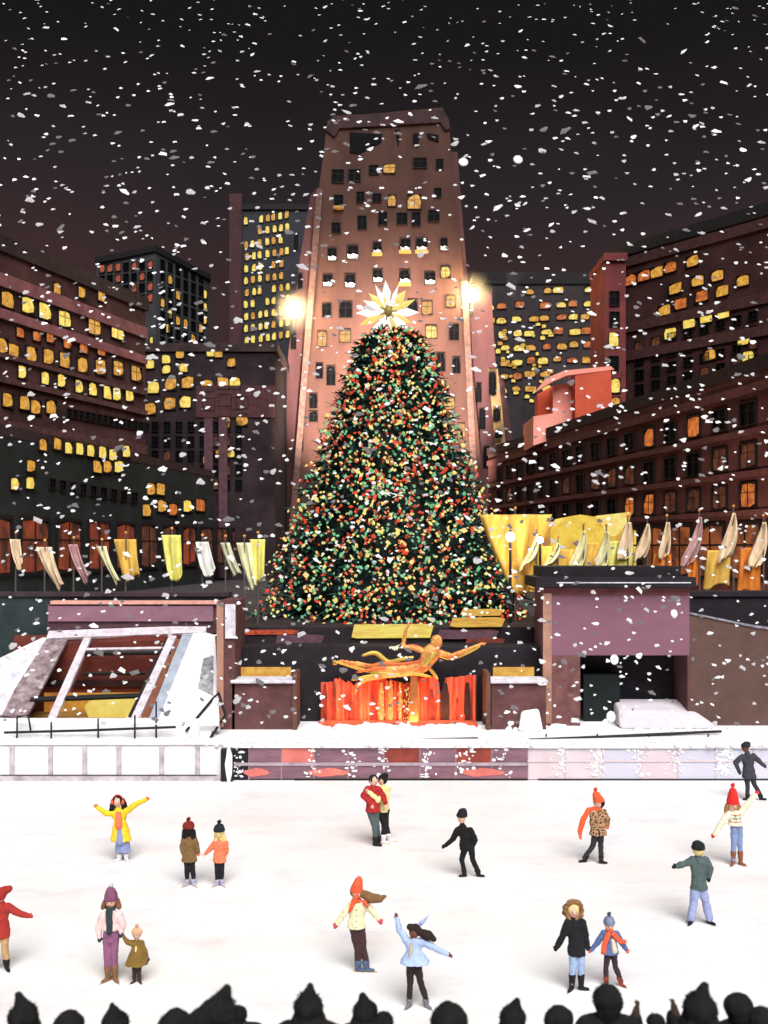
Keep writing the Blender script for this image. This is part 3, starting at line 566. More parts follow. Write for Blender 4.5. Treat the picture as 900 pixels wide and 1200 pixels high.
def ribbon(pts, wd, name, mat, d=0):
    g = MB(); n = len(pts); 
    for i in range(n - 1):
        pass
    P3 = [S(x, y, d + .10 * math.sin(i * 1.3)) for i, (x, y) in enumerate(pts)]
    sm = []
    for i in range(n - 1):
        for k in range(5): q = k / 5; p0 = P3[max(i - 1, 0)]; p1 = P3[i]; p2 = P3[i + 1]; p3 = P3[min(i + 2, n - 1)]; sm.append(.5 * ((2 * p1) + (p2 - p0) * q + (2 * p0 - 5 * p1 + 4 * p2 - p3) * q * q + (3 * p1 - p0 - 3 * p2 + p3) * q ** 3))
    sm.append(P3[-1]); k = len(sm)
    g.tube(sm, [wd * math.sin(PI * (.08 + .84 * i / (k - 1))) + .02 for i in range(k)], 6, flat=.5); return g.build(name, mat, b, smooth=True)
YEL = M('yellow_gilt', (.85, .60, .12), rough=.4, var=.25, metal=.3); ORG = M('orange_gilt', (.85, .20, .06), rough=.45, var=.2, metal=.2)
ribbon([(424, 769), (440, 766), (455, 777), (470, 773), (485, 770)], .09, 'drapery', YEL, .1)
ribbon([(430, 781), (450, 778), (470, 779), (494, 774)], .09, 'drapery', ORG, -.12)
ribbon([(412, 796), (440, 791), (470, 787), (505, 792)], .07, 'drapery', YEL, -.15)
ribbon([(390, 774), (410, 780), (435, 787), (470, 790)], .05, 'drapery', YEL, -.1)
ribbon([(418, 787), (445, 783), (480, 786), (505, 778)], .05, 'drapery', ORG, -.2)
ribbon([(508, 766), (528, 772), (550, 764), (562, 757)], .035, 'drapery', YEL, -.08)
ribbon([(503, 764), (487, 757), (474, 757)], .035, 'drapery', ORG, -.1)
ribbon([(502, 782), (508, 789), (513, 796)], .05, 'drapery', YEL, -.05)
MB().capsule(S(498, 778, -.2), .10, S(507, 766, -.2), .12).build('sash', YEL, b, smooth=True)
g = MB()
for k in range(6):
    a = k * PI / 5 - .2; g.capsule(S(463, 759), .05, S(463 + 5 * math.cos(a), 757 + 5 * math.sin(a)), .02, 6)
g.build('flame', E('flame_white', (1, .95, .8), (.95, .8, .5)), b)
g = MB(); g.tube([Vector((X(485, 35), 35.0, 1.2)), Vector((X(485, 35), 34.95, 2.2)), S(485, 786)], [.22, .16, .12], 8); g.build('support', M('statue_support', (.4, .16, .05)), b)

# ------------------------------------------------------------------ glazed pavilion on the left
b = empty('glass_pavilion', (-10.5, 35, 1.2), 'snowy sloping skylight pavilion with a golden interior on the left of the rink', 'pavilion')
s0 = Vector((0, 33.4, Z(846, 33.4))); s1 = Vector((0, 37.0, Z(741, 37.0))); sn = (Vector((1, 0, 0)).cross(s1 - s0)).normalized()
if sn.z < 0: sn = -sn
SP = lambda x, y, d=0: ray_plane(x, y, s0 + sn * d, sn)
def sbar(x0, y0, x1, y1, w_, name, mat, d=0.0, h=.14): MB().bar(SP(x0, y0, d), SP(x1, y1, d), w_, h, up=sn).build(name, mat, b, bevel=.015)
def sslab(pts, name, mat, t=.12, d=.05): return MB().slab([SP(x, y, d) for x, y in pts], sn, t).build(name, mat, b)
MS = 1.0; FRS = M('snowy_frame', (.62, .55, .60), rough=.8, var=.25, scale=4, bump=.3)
MS = .72
MB().prism([(X(56, 37.1), 37.05), (X(259, 37.1), 37.05), (X(259, 37.1), 37.28), (X(56, 37.1), 37.28)], Z(742, 37.1), Z(708, 37.1)).build('fascia', M('plum_fascia', lin(104, 72, 80), var=.3, scale=.8, stretch=(1, 1, 4)), b)
MB().prism([(X(60, 37), 36.9), (X(259, 37), 36.9), (X(259, 37), 37.29), (X(60, 37), 37.29)], Z(708, 37) + .003, Z(704, 37)).build('coping', PINK, b)
MB().prism([(X(57, 37), 36.95), (X(250, 37), 36.95), (X(250, 37), 37.04), (X(57, 37), 37.04)], Z(728, 37), Z(710, 37)).build('panel', MAUVE, b)
# end pier with bright snow edge
MB().prism([(X(254, 34.3), 34.3), (X(275, 34.3), 34.3), (X(275, 34.3), 36.9), (X(254, 34.3), 36.9)], 1.2, Z(705, 34.3)).build('pier', BROWN, b)
MB().prism([(X(254, 34.25), 34.22), (X(262, 34.25), 34.22), (X(262, 34.25), 34.29), (X(254, 34.25), 34.29)], 1.3, Z(706, 34.25)).build('pier_edge', M('peach_edge', lin(200, 150, 130), var=.2), b)
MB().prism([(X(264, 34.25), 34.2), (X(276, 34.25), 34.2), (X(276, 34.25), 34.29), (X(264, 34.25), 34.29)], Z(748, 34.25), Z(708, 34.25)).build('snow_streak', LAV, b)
# interior: its golden light is imitated by glowing panels
MB().prism([(X(20, 37), 36.7), (X(235, 37), 36.7), (X(235, 37), 36.85), (X(20, 37), 36.85)], 1.2, Z(744, 37)).build('back_wall', M('ochre_red_wall', lin(126, 58, 48), var=.4, scale=.8, stretch=(.5, 1, 2)), b)
MB().box((-10.2, 36.6, 2.55), (6.4, .08, .25)).build('shelf', M('dark_shelf', lin(60, 30, 28)), b)
MB().box((-10.1, 36.5, 1.75), (6.2, .08, .9)).build('gold_glow_panel', E('lit_gold_panel', lin(214, 150, 48), lin(160, 96, 34), scale=.9), b)
MB().slab([W(x, y, 35.2) for x, y in ((104, 842), (99, 828), (104, 822), (120, 819), (143, 817), (163, 815), (160, 826), (154, 843))], (0, -1, 0), .1).build('bright_glow_panel', E('lit_yellow_panel', lin(250, 228, 116), lin(240, 205, 96), scale=1), b)
MB().box((-10.2, 35.0, 1.35), (6.6, 3.0, .25)).build('floor', M('ochre_floor', (.5, .28, .07)), b)
# glass
gm = bpy.data.materials.new('clear_glass'); gm.use_nodes = True; tt = gm.node_tree; tt.nodes.clear()
o_ = tt.nodes.new('ShaderNodeOutputMaterial'); mx = tt.nodes.new('ShaderNodeMixShader'); tr = tt.nodes.new('ShaderNodeBsdfTransparent'); gl = tt.nodes.new('ShaderNodeBsdfGlossy'); gl.inputs['Roughness'].default_value = .08; mx.inputs[0].default_value = .06
tt.links.new(tr.outputs[0], mx.inputs[1]); tt.links.new(gl.outputs[0], mx.inputs[2]); tt.links.new(mx.outputs[0], o_.inputs[0])
for pts in (((62, 746), (100, 746), (60, 842), (20, 838)), ((103, 746), (202, 744), (157, 843), (62, 844)), ((206, 744), (226, 744), (184, 846), (160, 846))):
    MB().slab([SP(x, y) for x, y in pts], sn, .02).build('glass_pane', gm, b)
sbar(56, 745, 242, 738, .42, 'top_rail', FRS, .08)
sslab([(60, 742), (82, 744), (30, 842), (0, 838), (16, 806)], 'side_panel', M('snow_dusted_maroon', (.30, .15, .16), var=.6, scale=3, col2=(.62, .5, .54)), .12, .04)
sbar(103, 748, 61, 843, .30, 'mullion', FRS, .07); sbar(203, 746, 158, 844, .30, 'mullion', FRS, .07)
sbar(197, 750, 152, 843, .18, 'mullion_shadow_gap', BLACK, .05)
sbar(96, 762, 205, 760, .12, 'glazing_bar', FRS, .05); sbar(92, 766, 200, 765, .10, 'glazing_bar', BLACK, .05)
sbar(36, 820, 168, 815, .16, 'glazing_bar', BLACK, .06); sbar(98, 790, 170, 789, .06, 'glazing_bar', BLACK, .04)
sslab([(208, 745), (222, 745), (176, 846), (160, 846)], 'lit_side_strip', M('ochre_side', lin(150, 92, 66), var=.4), .05, .0)
sslab([(216, 738), (232, 738), (190, 848), (172, 848)], 'side_rail', M('icy_blue_rail', (.50, .55, .66), var=.25), .16, .10)
sslab([(228, 738), (252, 744), (257, 850), (182, 852)], 'snow_bank', SNOW, .3, .12)
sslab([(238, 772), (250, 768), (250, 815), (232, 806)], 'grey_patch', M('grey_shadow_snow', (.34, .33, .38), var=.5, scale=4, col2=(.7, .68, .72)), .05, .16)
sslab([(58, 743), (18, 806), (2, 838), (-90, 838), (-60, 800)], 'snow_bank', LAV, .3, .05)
g = MB(); r = random.Random(9); n = 60
MB().box((-10.6, 33.25, 1.48), (8.2, .5, .62)).build('snowy_kerb', SNOW, b, bevel=.12)

# ------------------------------------------------------------------ handrails
b = empty('handrail', (X(105, 32.7), 32.7, 1.2), 'thin black handrail with posts below the skylight pavilion', 'railing')
Yr = 32.7
MB().tube([P(5, 858.5, Yr), P(100, 856, Yr), P(206, 852, Yr)], [.045, .045, .045], 8).build('rail', BLACK, b)
for x, y0 in ((20, 840), (60, 846), (115, 842), (158, 838), (183, 822)):
    MB().tube([Vector((X(x, Yr), Yr, 1.2)), P(x, y0, Yr)], [.035, .03], 8).build('post', BLACK, b)
MB().tube([P(20, 840, Yr), P(33, 838, Yr), P(36, 856, Yr)], [.035, .035, .035], 8).build('loop', BLACK, b)
b = empty('stair_rail', (X(240, 33), 33, 1.2), 'black bent stair rail between the skylight snow bank and the brown pier', 'railing')
MB().tube([P(218, 857, 32.9), P(250, 818, 34.0), P(256, 812, 34.1), P(264, 838, 33.6), P(246, 866, 32.8)], [.05] * 5, 8).build('rail', BLACK, b)
MB().tube([P(246, 832, 33.8), P(247, 858, 33.4)], [.05] * 2, 8).build('post', BLACK, b)
MB().slab([P(222, 862, 33.0), P(252, 826, 34.05), P(258, 840, 34.0), P(244, 866, 33.0)], (0, -1, .1), .06).build('pale_panel', LAV, b)

# ------------------------------------------------------------------ rink barriers
Yb = 31.7
MS = 1.0; BW = M('white_barrier', (.80, .78, .80), rough=.6, var=.06, scale=1.2, col2=(.86, .85, .87)); BS = M('mauve_slat', (.46, .38, .43), rough=.8, var=.25, scale=3, col2=(.62, .56, .6))
MS = .72
b = empty('rink_barrier', (-9.6, Yb, 0), 'white rink barrier panels with mauve slats below the skylight pavilion', 'barrier', 'rink barrier runs along the far side')
x0, x1 = X(-60, Yb), X(262, Yb)
zt = Z(866, Yb) + .0
npan = 8; xs_ = [-60, -20, 15, 60, 100, 140, 190, 232, 262]
for i in range(8):
    a_, c_ = X(xs_[i], Yb) + .06, X(xs_[i + 1], Yb) - .06
    MB().box(((a_ + c_) / 2, Yb, .68), (c_ - a_, .08, 1.0)).build('panel', BW, b, bevel=.01)
for x in xs_[1:8]: MB().box((X(x, Yb), Yb - .03, .66), (.16, .14, 1.06)).build('slat', BS, b, bevel=.02)
MB().box(((x0 + x1) / 2, Yb - .04, .09), (x1 - x0, .18, .18)).build('kick_plate', BS, b)
MB().box(((x0 + x1) / 2, Yb, 1.24), (x1 - x0, .22, .07)).build('top_rail', SNOW, b, bevel=.02)
MB().box(((x0 + x1) / 2 + .8, Yb - .145, .2), (x1 - x0 - 2, .01, .03)).build('line', BLACK, b)

b = empty('rink_barrier', (0.2, Yb, 0), 'mauve glazed rink barrier with coral fountain reflections painted on', 'barrier', 'rink barrier runs along the far side')
MS = 1.0; MV = M('mauve_glaze', lin(122, 84, 98), rough=.15, var=.5, scale=.9, spec=.8, stretch=(.5, 1, 3)); CO = M('coral_reflection', lin(214, 118, 108), rough=.4, var=.2, scale=1.5); RU = M('rust_reflection', lin(140, 62, 52), rough=.4, var=.45, scale=.9)  # coral and rust are the red fountain's reflection, painted on
MS = .85
bx_ = [262, 292, 330, 368, 408, 450, 492, 534, 576, 618]
for i in range(9):
    a_, c_ = X(bx_[i], Yb) + .004, X(bx_[i + 1], Yb) - .004
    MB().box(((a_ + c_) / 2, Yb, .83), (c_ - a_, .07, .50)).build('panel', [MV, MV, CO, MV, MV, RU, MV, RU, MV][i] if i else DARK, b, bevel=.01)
    MB().box(((a_ + c_) / 2, Yb, .28), (c_ - a_, .07, .46)).build('lower_panel', MV if i else DARK, b, bevel=.01)
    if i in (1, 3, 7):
        cx_, hw = (a_ + c_) / 2 + .1 * (i - 4), (c_ - a_) * (.40 if i == 1 else .62);  MB().slab([(cx_ + hw * math.cos(q * PI / 8), Yb - .06, .27 + .13 * math.sin(q * PI / 8) * (1 + .2 * math.cos(q * 1.7))) for q in range(16)], (0, -1, 0), .03).build('coral_reflection', CO, b)
for x in bx_[1:]: MB().box((X(x, Yb), Yb, .55), (.045, .10, 1.08)).build('post', M('mauve_post', (.34, .22, .27)), b)
MB().box(((X(262, Yb) + X(618, Yb)) / 2, Yb - .05, .55), (X(618, Yb) - X(262, Yb), .05, .10)).build('mid_rail', M('pale_mauve_rail', (.48, .38, .44), var=.2), b)
MB().box(((X(262, Yb) + X(618, Yb)) / 2, Yb, 1.16), (X(618, Yb) - X(262, Yb), .22, .12)).build('top_rail', SNOW, b, bevel=.02)
MB().box(((X(345, Yb) + X(618, Yb)) / 2, Yb - .06, .03), (X(618, Yb) - X(345, Yb), .03, .05)).build('line', BLACK, b)
# snow stuck to the panels
def clumps(x0, x1, z0, z1, y, n, seed, label, q0=.02, q1=.075):
    r = random.Random(seed); g = MB()
    for i in range(n):
        cx_ = r.choice(cl); g.ell((X(cx_ + r.gauss(0, 5), Yb), y, r.uniform(z0, z1)), (r.uniform(q0, q1), .02, r.uniform(q0, q1) * .8), 7, 5)
    tag(g.build('snow_clumps', SNOW), label, 'snow', kind='stuff')
cl = [278, 365, 412, 448, 500, 545, 590]; clumps(0, 0, .1, 1.1, Yb - .05, 170, 3, 'wind blown snow clumps stuck to the mauve and coral barrier')
cl = [655, 700, 748, 790, 845, 852]; clumps(0, 0, .15, 1.05, Yb - .05, 230, 4, 'wind blown snow clumps stuck to the pale lilac barrier')
b = empty('gate_post', (X(266, 31.5), 31.5, 0), 'black and white snow caked gate post at the end of the white barrier', 'post')
MB().box((X(266, 31.5), 31.55, .55), (.42, .2, 1.1)).build('post', BLACK, b, bevel=.04)
MB().slab([(X(268 + 4 * math.cos(a * PI / 6) * (1 + .2 * math.sin(a * 2.3)), 31.4), 31.42, .58 + .62 * math.sin(a * PI / 6)) for a in range(12)], (0, -1, 0), .06).build('snow_crust', SNOW, b)

b = empty('rink_barrier', (9.6, Yb, 0), 'pale lilac and pink rink barrier panels on the right half', 'barrier', 'rink barrier runs along the far side')
MS = 1.0; P1 = M('pale_lilac', (.66, .65, .76), rough=.35, var=.15, scale=.8, spec=.5, stretch=(.5, 1, 1.5), col2=(.62, .6, .72)); P2 = M('pale_pink', (.72, .58, .62), rough=.35, var=.15, scale=.8, spec=.5, col2=(.7, .6, .64))
MS = .85
bx_ = [618, 662, 706, 750, 794, 838, 882, 930, 980]
for i in range(8):
    a_, c_ = X(bx_[i], Yb) + .01, X(bx_[i + 1], Yb) - .01
    MB().box(((a_ + c_) / 2, Yb, .52), (c_ - a_, .07, .98)).build('panel', P2 if i in (0, 1, 3) else P1, b)
for x in bx_[1:]: MB().box((X(x, Yb), Yb, .55), (.03, .10, 1.08)).build('post', M('pale_post', (.6, .52, .56)), b)
MB().box(((X(618, Yb) + X(980, Yb)) / 2, Yb - .04, .66), (X(980, Yb) - X(618, Yb), .05, .07)).build('mid_rail', M('pale_pink', (.5, .4, .4)), b)
MB().box(((X(618, Yb) + X(980, Yb)) / 2, Yb, 1.16), (X(980, Yb) - X(618, Yb), .22, .14)).build('top_rail', SNOW, b, bevel=.02)
MB().box((X(800, Yb), Yb - .06, .03), (X(980, Yb) - X(640, Yb), .03, .045)).build('line', BLACK, b)
b = empty('ledge_rail', (X(735, 33.2), 33.2, 1.2), 'long low black rail lying along the snowy ledge in front of the kiosk', 'railing')
MB().tube([P(620, 867, 32.6), P(700, 864, 32.8), P(845, 857, 33.4)], [.05, .06, .05], 8).build('rail', BLACK, b)
for x in (640, 700, 760, 830): MB().tube([Vector((X(x, 33), 33, 1.2)), Vector((X(x, 33), 33, 1.3))], [.03, .03], 6).build('foot', BLACK, b)
b = empty('ledge_rail', (X(470, 32.9), 32.9, 1.2), 'short low black rail on the ledge in front of the fountain', 'railing')
MB().tube([P(385, 866.5, 32.7), P(470, 867, 32.7), P(560, 865, 32.7)], [.035] * 3, 8).build('rail', BLACK, b)
for x in (400, 470, 545): MB().tube([Vector((X(x, 32.7), 32.7, 1.16)), Vector((X(x, 32.7), 32.7, 1.2))], [.03, .03], 6).build('foot', BLACK, b)

# ------------------------------------------------------------------ kiosk on the right
Yk = 35.0
b = empty('kiosk', (X(722, Yk), 36, 1.2), 'mauve fronted kiosk with a dark doorway and black flat roof right of the fountain', 'kiosk')
MB().prism([(X(638, Yk), Yk), (X(680, Yk), Yk), (X(680, Yk), 37.3), (X(638, Yk), 37.3)], 1.2, Z(768, Yk)).build('pier', M('kiosk_pier', lin(124, 82, 80), var=.35, scale=2, bump=.4), b)
MB().prism([(X(638, Yk), Yk), (X(808, Yk), Yk), (X(808, Yk), 37.3), (X(638, Yk), 37.3)], Z(768, Yk) + .002, Z(688, Yk)).build('fascia', M('kiosk_fascia', lin(142, 98, 116), var=.14, scale=.45, bump=.15, stretch=(.6, 1, 1.4)), b)
MB().prism([(X(636, Yk), Yk - .08), (X(646, Yk), Yk - .08), (X(646, Yk), Yk - .01), (X(636, Yk), Yk - .01)], 1.3, Z(695, Yk)).build('edge_trim', M('peach_edge', lin(200, 150, 130)), b)
MB().prism([(X(638, Yk), Yk - .05), (X(806, Yk), Yk - .05), (X(806, Yk), Yk - .01), (X(638, Yk), Yk - .01)], Z(697, Yk), Z(689, Yk)).build('lintel_band', M('kiosk_band', lin(128, 76, 74), var=.3), b)
MB().prism([(X(680, Yk) + .01, 36.7), (X(806, Yk), 36.7), (X(806, Yk), 36.9), (X(680, Yk) + .01, 36.9)], 1.2, Z(768, Yk)).build('doorway_back', M('doorway_dark', lin(40, 36, 44)), b)
MB().box((X(704, 36), 36.2, 2.1), (1.4, .7, 1.8)).build('counter', M('deep_teal', lin(26, 34, 34)), b, bevel=.03)
MB().prism([(X(806, Yk), Yk + .02), (X(808, Yk), Yk + .02), (X(808, Yk), 37.3), (X(806, Yk), 37.3)], 1.2, Z(768, Yk)).build('jamb', BROWN, b)
MB().prism([(X(626, Yk), Yk - .35), (X(812, Yk), Yk - .35), (X(812, Yk), 37.35), (X(626, Yk), 37.35)], Z(688, Yk) + .003, Z(676, Yk)).build('roof', DARK, b)
MB().prism([(X(636, Yk), Yk + .2), (X(800, Yk), Yk + .2), (X(800, Yk), 37.2), (X(636, Yk), 37.2)], Z(676, Yk) + .004, Z(664, Yk)).build('roof_curb', DARK, b)
MB().prism([(X(650, Yk), Yk - .37), (X(806, Yk), Yk - .37), (X(806, Yk), Yk - .3), (X(650, Yk), Yk - .3)], Z(683, Yk), Z(681.8, Yk)).build('frost_line', LAV, b)
g = MB(); g.hexa([(X(726, 34.4), 34.4, 1.2), (X(848, 34.4), 34.4, 1.2), (X(812, 35), 36.4, 1.2), (X(726, 35), 36.4, 1.2)], [(X(728, 34.4), 34.9, 1.85), (X(822, 34.4), 34.9, 1.7), (X(806, 35), 36.4, 2.0), (X(728, 35), 36.4, 2.0)])
tag(g.build('snow_mound', M('lilac_snow', (.80, .72, .80), rough=.95, var=.1, scale=2, bump=.5, col2=(.78, .74, .78)), bevel=.12, off=(X(780, 35), 35, 1.2)), 'broad lilac snow mound in the kiosk doorway', 'snow mound')
g = MB(); g.hexa([(X(606, 34), 33.9, 1.2), (X(637, 34), 33.9, 1.2), (X(636, 34), 34.26, 1.2), (X(610, 34), 34.26, 1.2)], [(X(611, 34), 34.05, 1.9), (X(632, 34), 34.05, 2.0), (X(632, 34), 34.25, 2.0), (X(612, 34), 34.25, 1.9)])
tag(g.build('snow_mound', SNOW, bevel=.1, off=(X(622, 34), 34, 1.2)), 'small white snow heap against the low wall left of the kiosk', 'snow mound')

b = empty('boundary_wall', (X(860, 35), 35.2, 1.2), 'plain brown wall with a sloping snow dusted top at the far right', 'wall')
xr = X(1010, 35)
MB().slab([(X(808.5, 35), 35.05, 1.2), (xr, 35.05, 1.2), (xr, 35.05, Z(752, 35)), (X(885, 35), 35.05, Z(735, 35)), (X(808.5, 35), 35.05, Z(719, 35))], (0, -1, 0), .5).build('wall', DBROWN, b)
MB().slab([(X(808.5, 35), 35.0, Z(719.5, 35)), (X(885, 35), 35.0, Z(735.5, 35)), (xr, 35.0, Z(752.5, 35)), (xr, 35.0, Z(751, 35)), (X(885, 35), 35.0, Z(733, 35)), (X(808.5, 35), 35.0, Z(717.5, 35))], (0, -1, 0), .6).build('snowy_coping', M('grey_snow', (.3, .29, .34), var=.5, scale=6), b)

MS = 1.0
# ------------------------------------------------------------------ flags
def flag(i, top, bot, w0, w1, col, label, Y=39.5, body=None):
    base = Vector((X(top[0], Y), Y, 4.3)); b = empty('flag', base, label, 'flag', 'flags on poles around the plaza')
    T = P(*top, Y); B_ = P(*bot, Y)
    MB().tube([base, T + Vector((0, .06, .25))], [.05, .03], 8).build('pole', M('flag_pole', (.20, .18, .18), rough=.4, metal=.6), b)
    MB().ell(T + Vector((0, .06, .28)), .07, 8, 6).build('finial', GOLDM, b, smooth=True)
    g = MB(); n, m = 18, 13; rr = random.Random(i); ph = rr.uniform(0, 6); vs = []
    for a in range(n + 1):
        t_ = a / n; c = T.lerp(B_, t_); c.x += (B_.x - T.x) * ((.35 if i < 30 else .9) * (t_ ** 2 - t_)); wd = (w0 + (w1 - w0) * (t_ if i < 31 else math.sin(PI / 2 * min(1, t_ * 1.25)))) * Y / F
        wd *= (1 - .35 * max(0, (t_ - .85) / .15))
        for k in range(m + 1):
            s_ = k / m - .5; fold = (math.sin(s_ * 13 + ph + t_ * 1.2) * .09 + math.sin(s_ * 5 + t_ * 3 + ph) * .10) * (1 if wd < 1.5 else 1.8)
            vs.append((c.x + s_ * wd, c.y - .05 + fold, c.z + .05 * math.sin(s_ * 4 + ph) * t_ * 2 + (s_ * .25 if t_ > .9 else 0)))
    fs = [(a * (m + 1) + k, a * (m + 1) + k + 1, (a + 1) * (m + 1) + k + 1, (a + 1) * (m + 1) + k) for a in range(n) for k in range(m)]
    g.add(vs, fs); o = g.build('cloth', col, b, smooth=True); s = o.modifiers.new('s', 'SOLIDIFY'); s.thickness = .02
    if body:
        g = MB(); (bx0, by0, bx1, by1, lean), mt = body; vs = []
        for a in range(n + 1):
            t_ = a / n
            for k in range(m + 1):
                q = k / m; x = bx0 + (bx1 - bx0) * q + lean * t_ + (3 * (1 - t_) * (1 - q)); y = by0 + (by1 - by0) * t_ + 4 * math.sin(q * 5 + ph) * t_
                fold = math.sin(q * 12 + ph + t_) * .08; p_ = P(x, y, Y + .12); vs.append((p_.x, p_.y + fold, p_.z))
        g.add(vs, fs); o = g.build('lower_cloth', mt, b, smooth=True); s = o.modifiers.new('s', 'SOLIDIFY'); s.thickness = .02
    return b
def cloth(nm, c): return M(nm, lin(*c), rough=.9, var=.38, scale=2.2, stretch=(1.6, 1, .35))
cY = cloth('yellow_cloth', (250, 226, 120)); cG = cloth('gold_cloth', (236, 180, 84)); cC = cloth('cream_cloth', (250, 236, 180)); cP = cloth('peach_cloth', (248, 204, 170)); cV = cloth('mauve_grey_cloth', (190, 150, 150)); cW = cloth('white_cloth', (250, 246, 226)); cS = cloth('sage_cloth', (200, 200, 166)); cO = cloth('amber_cloth', (226, 130, 50))
FL = [((18, 632), (25, 665), 8, 6, cP, 'small peach flag hanging limp, leftmost of the plaza flags'),
      ((52, 641), (72, 690), 13, 8, cP, 'long slanting peach flag left of the red glow'),
      ((86, 638), (103, 680), 6, 6, cV, 'thin mauve grey flag between the long peach flag and the cream flag'),
      ((119, 640), (139, 684), 8, 5, cC, 'thin cream flag slanting beside the gold flag'),
      ((147, 632), (155, 680), 20, 16, cG, 'broad gold flag with ragged foot above the skylight'),
      ((201, 627), (207, 680), 18, 12, cY, 'bright yellow flag standing tall above the skylight coping'),
      ((237, 635), (247, 673), 11, 13, cW, 'short white flag right of the bright yellow flag'),
      ((264, 636), (279, 674), 8, 10, cS, 'pale sage flag between the white flag and the cream flag'),
      ((286, 636), (299, 690), 13, 9, cC, 'long cream flag just left of the yellow flag by the tree'),
      ((302, 632), (304, 682), 14, 8, cY, 'yellow flag touching the left side of the christmas tree')]
for i, (a_, c_, w0, w1, m_, lb) in enumerate(FL): flag(i, a_, c_, w0 * 1.2 + 2, w1 * 1.2 + 1, m_, lb)
FRt = [((604, 603), (612, 696), 84, 24, cG, 'widest gold flag hanging beside the right edge of the christmas tree', None),
       ((629, 626), (612, 666), 2, 10, cC, 'cream furled flag over the widest gold flag', ((620, 640, 648, 688, -2), cG)),
       ((654, 636), (638, 666), 2, 10, cC, 'small cream furled flag, second in the right row', ((646, 644, 674, 684, -4), cG)),
       ((684, 622), (670, 670), 2, 12, cC, 'tall cream furled flag left of the peach flags', ((674, 636, 702, 682, -3), cG)),
       ((711, 623), (701, 666), 2, 11, cC, 'cream furled flag with a yellow foot above the kiosk roof centre', ((704, 634, 728, 680, -3), cY)),
       ((736, 612), (728, 656), 4, 14, cP, 'broad peach furled flag above the kiosk with a yellow foot', ((724, 636, 742, 676, -2), cY)),
       ((759, 614), (747, 657), 2, 11, cP, 'slim peach furled flag right of the broad peach one', None),
       ((782, 612), (775, 654), 3, 10, cP, 'slim peach furled flag above an amber strip', ((763, 650, 786, 672, 0), cO)),
       ((820, 606), (800, 664), 2, 12, cV, 'grey mauve curved flag right of the kiosk', ((806, 650, 818, 684, -1), cO)),
       ((860, 601), (846, 658), 3, 14, cP, 'tall peach curved flag with a gold foot', ((827, 645, 858, 688, -3), cG)),
       ((895, 612), (880, 666), 2, 14, cP, 'rightmost peach curved flag at the edge of the picture', ((864, 642, 892, 696, -1), cO))]
for i, (a_, c_, w0, w1, m_, lb, bd) in enumerate(FRt): flag(30 + i, a_, c_, w0, w1 + (3 if i else 0), m_, lb, Y=39.5 if i else 40.3, body=bd)
b = empty('glow_canopy', (X(690, 42.5), 42.5, 4.3), 'rounded glowing gold canopy behind the flags right of the tree', 'canopy')  # self-glowing parts imitate the yellow wash of light behind the flags
GC = E('canopy_gold', lin(226, 182, 66), lin(196, 148, 48), scale=1.2)
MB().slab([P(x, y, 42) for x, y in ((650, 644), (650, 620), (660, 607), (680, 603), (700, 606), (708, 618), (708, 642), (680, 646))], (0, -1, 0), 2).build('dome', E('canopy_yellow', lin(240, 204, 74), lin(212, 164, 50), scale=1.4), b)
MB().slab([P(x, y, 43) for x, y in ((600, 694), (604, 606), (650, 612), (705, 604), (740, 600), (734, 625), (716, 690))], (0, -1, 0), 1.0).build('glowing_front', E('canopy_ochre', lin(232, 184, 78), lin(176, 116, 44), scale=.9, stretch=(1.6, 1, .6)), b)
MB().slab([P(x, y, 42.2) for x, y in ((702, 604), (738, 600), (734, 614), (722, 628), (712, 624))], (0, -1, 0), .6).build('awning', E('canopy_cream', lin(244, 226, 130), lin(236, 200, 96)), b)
for x in (604, 740): MB().tube([Vector((X(x, 43), 43.2, 4.3)), P(x, 612, 43.2)], [.1, .1], 8).build('post', BLACK, b)
def street_lamp(px, py, Y, rad, em, en, label):
    c = P(px, py, Y); e = empty('street_lamp', (c.x, c.y, 4.3), label, 'street lamp')
    MB().tube([Vector((c.x, c.y, 4.3)), Vector((c.x, c.y, 4.7)), c - Vector((0, 0, rad))], [.12, .07, .05], 10).build('pole', BLACK, e)
    MB().ell(c, (rad, rad, rad * 1.1), 14, 10).build('globe', em, e, smooth=True)
    MB().tube([c + Vector((0, 0, rad)), c + Vector((0, 0, rad * 1.5))], [rad * .5, .02], 10).build('cap', BLACK, e)
    if en:
        ld = bpy.data.lights.new('lamp', 'POINT'); ld.energy = en; ld.color = (1, .8, .5); ld.shadow_soft_size = rad
        lo = bpy.data.objects.new('lamp_light', ld); C.objects.link(lo); lo.parent = e; lo.location = c - Vector((c.x, c.y, 4.3)) + Vector((0, -rad * 1.5, 0))
WL = E('white_globe', (1, .98, .9), (1, .97, .85), 4); OL = E('olive_globe', lin(190, 176, 50), lin(150, 134, 40), 1.0, scale=6)
street_lamp(598, 629, 39.6,   .20, WL, 110, 'bright white street lamp in front of the widest gold flag')
street_lamp(633, 633, 39.2, .14, WL, 60, 'smaller white street lamp between the first two cream flags')
# warm floods added on the plaza to brighten the low side fronts
def fill_flood(loc, tgt, en, size, label, col=(1, .62, .30)): uplight(loc, tgt, en, col, size, label)
fill_flood((-11, 36.6, 5.75 + .5) if False else (-12.5, 44.5, 4.3), (-24, 66, 12), 5000, 110, 'black uplight box added to brighten the dark green arcade block', (1, .78, .68))
fill_flood((13.5, 44.5, 4.3), (22, 66, 12), 4500, 110, 'black uplight box added to brighten the long russet block', (1, .74, .62))

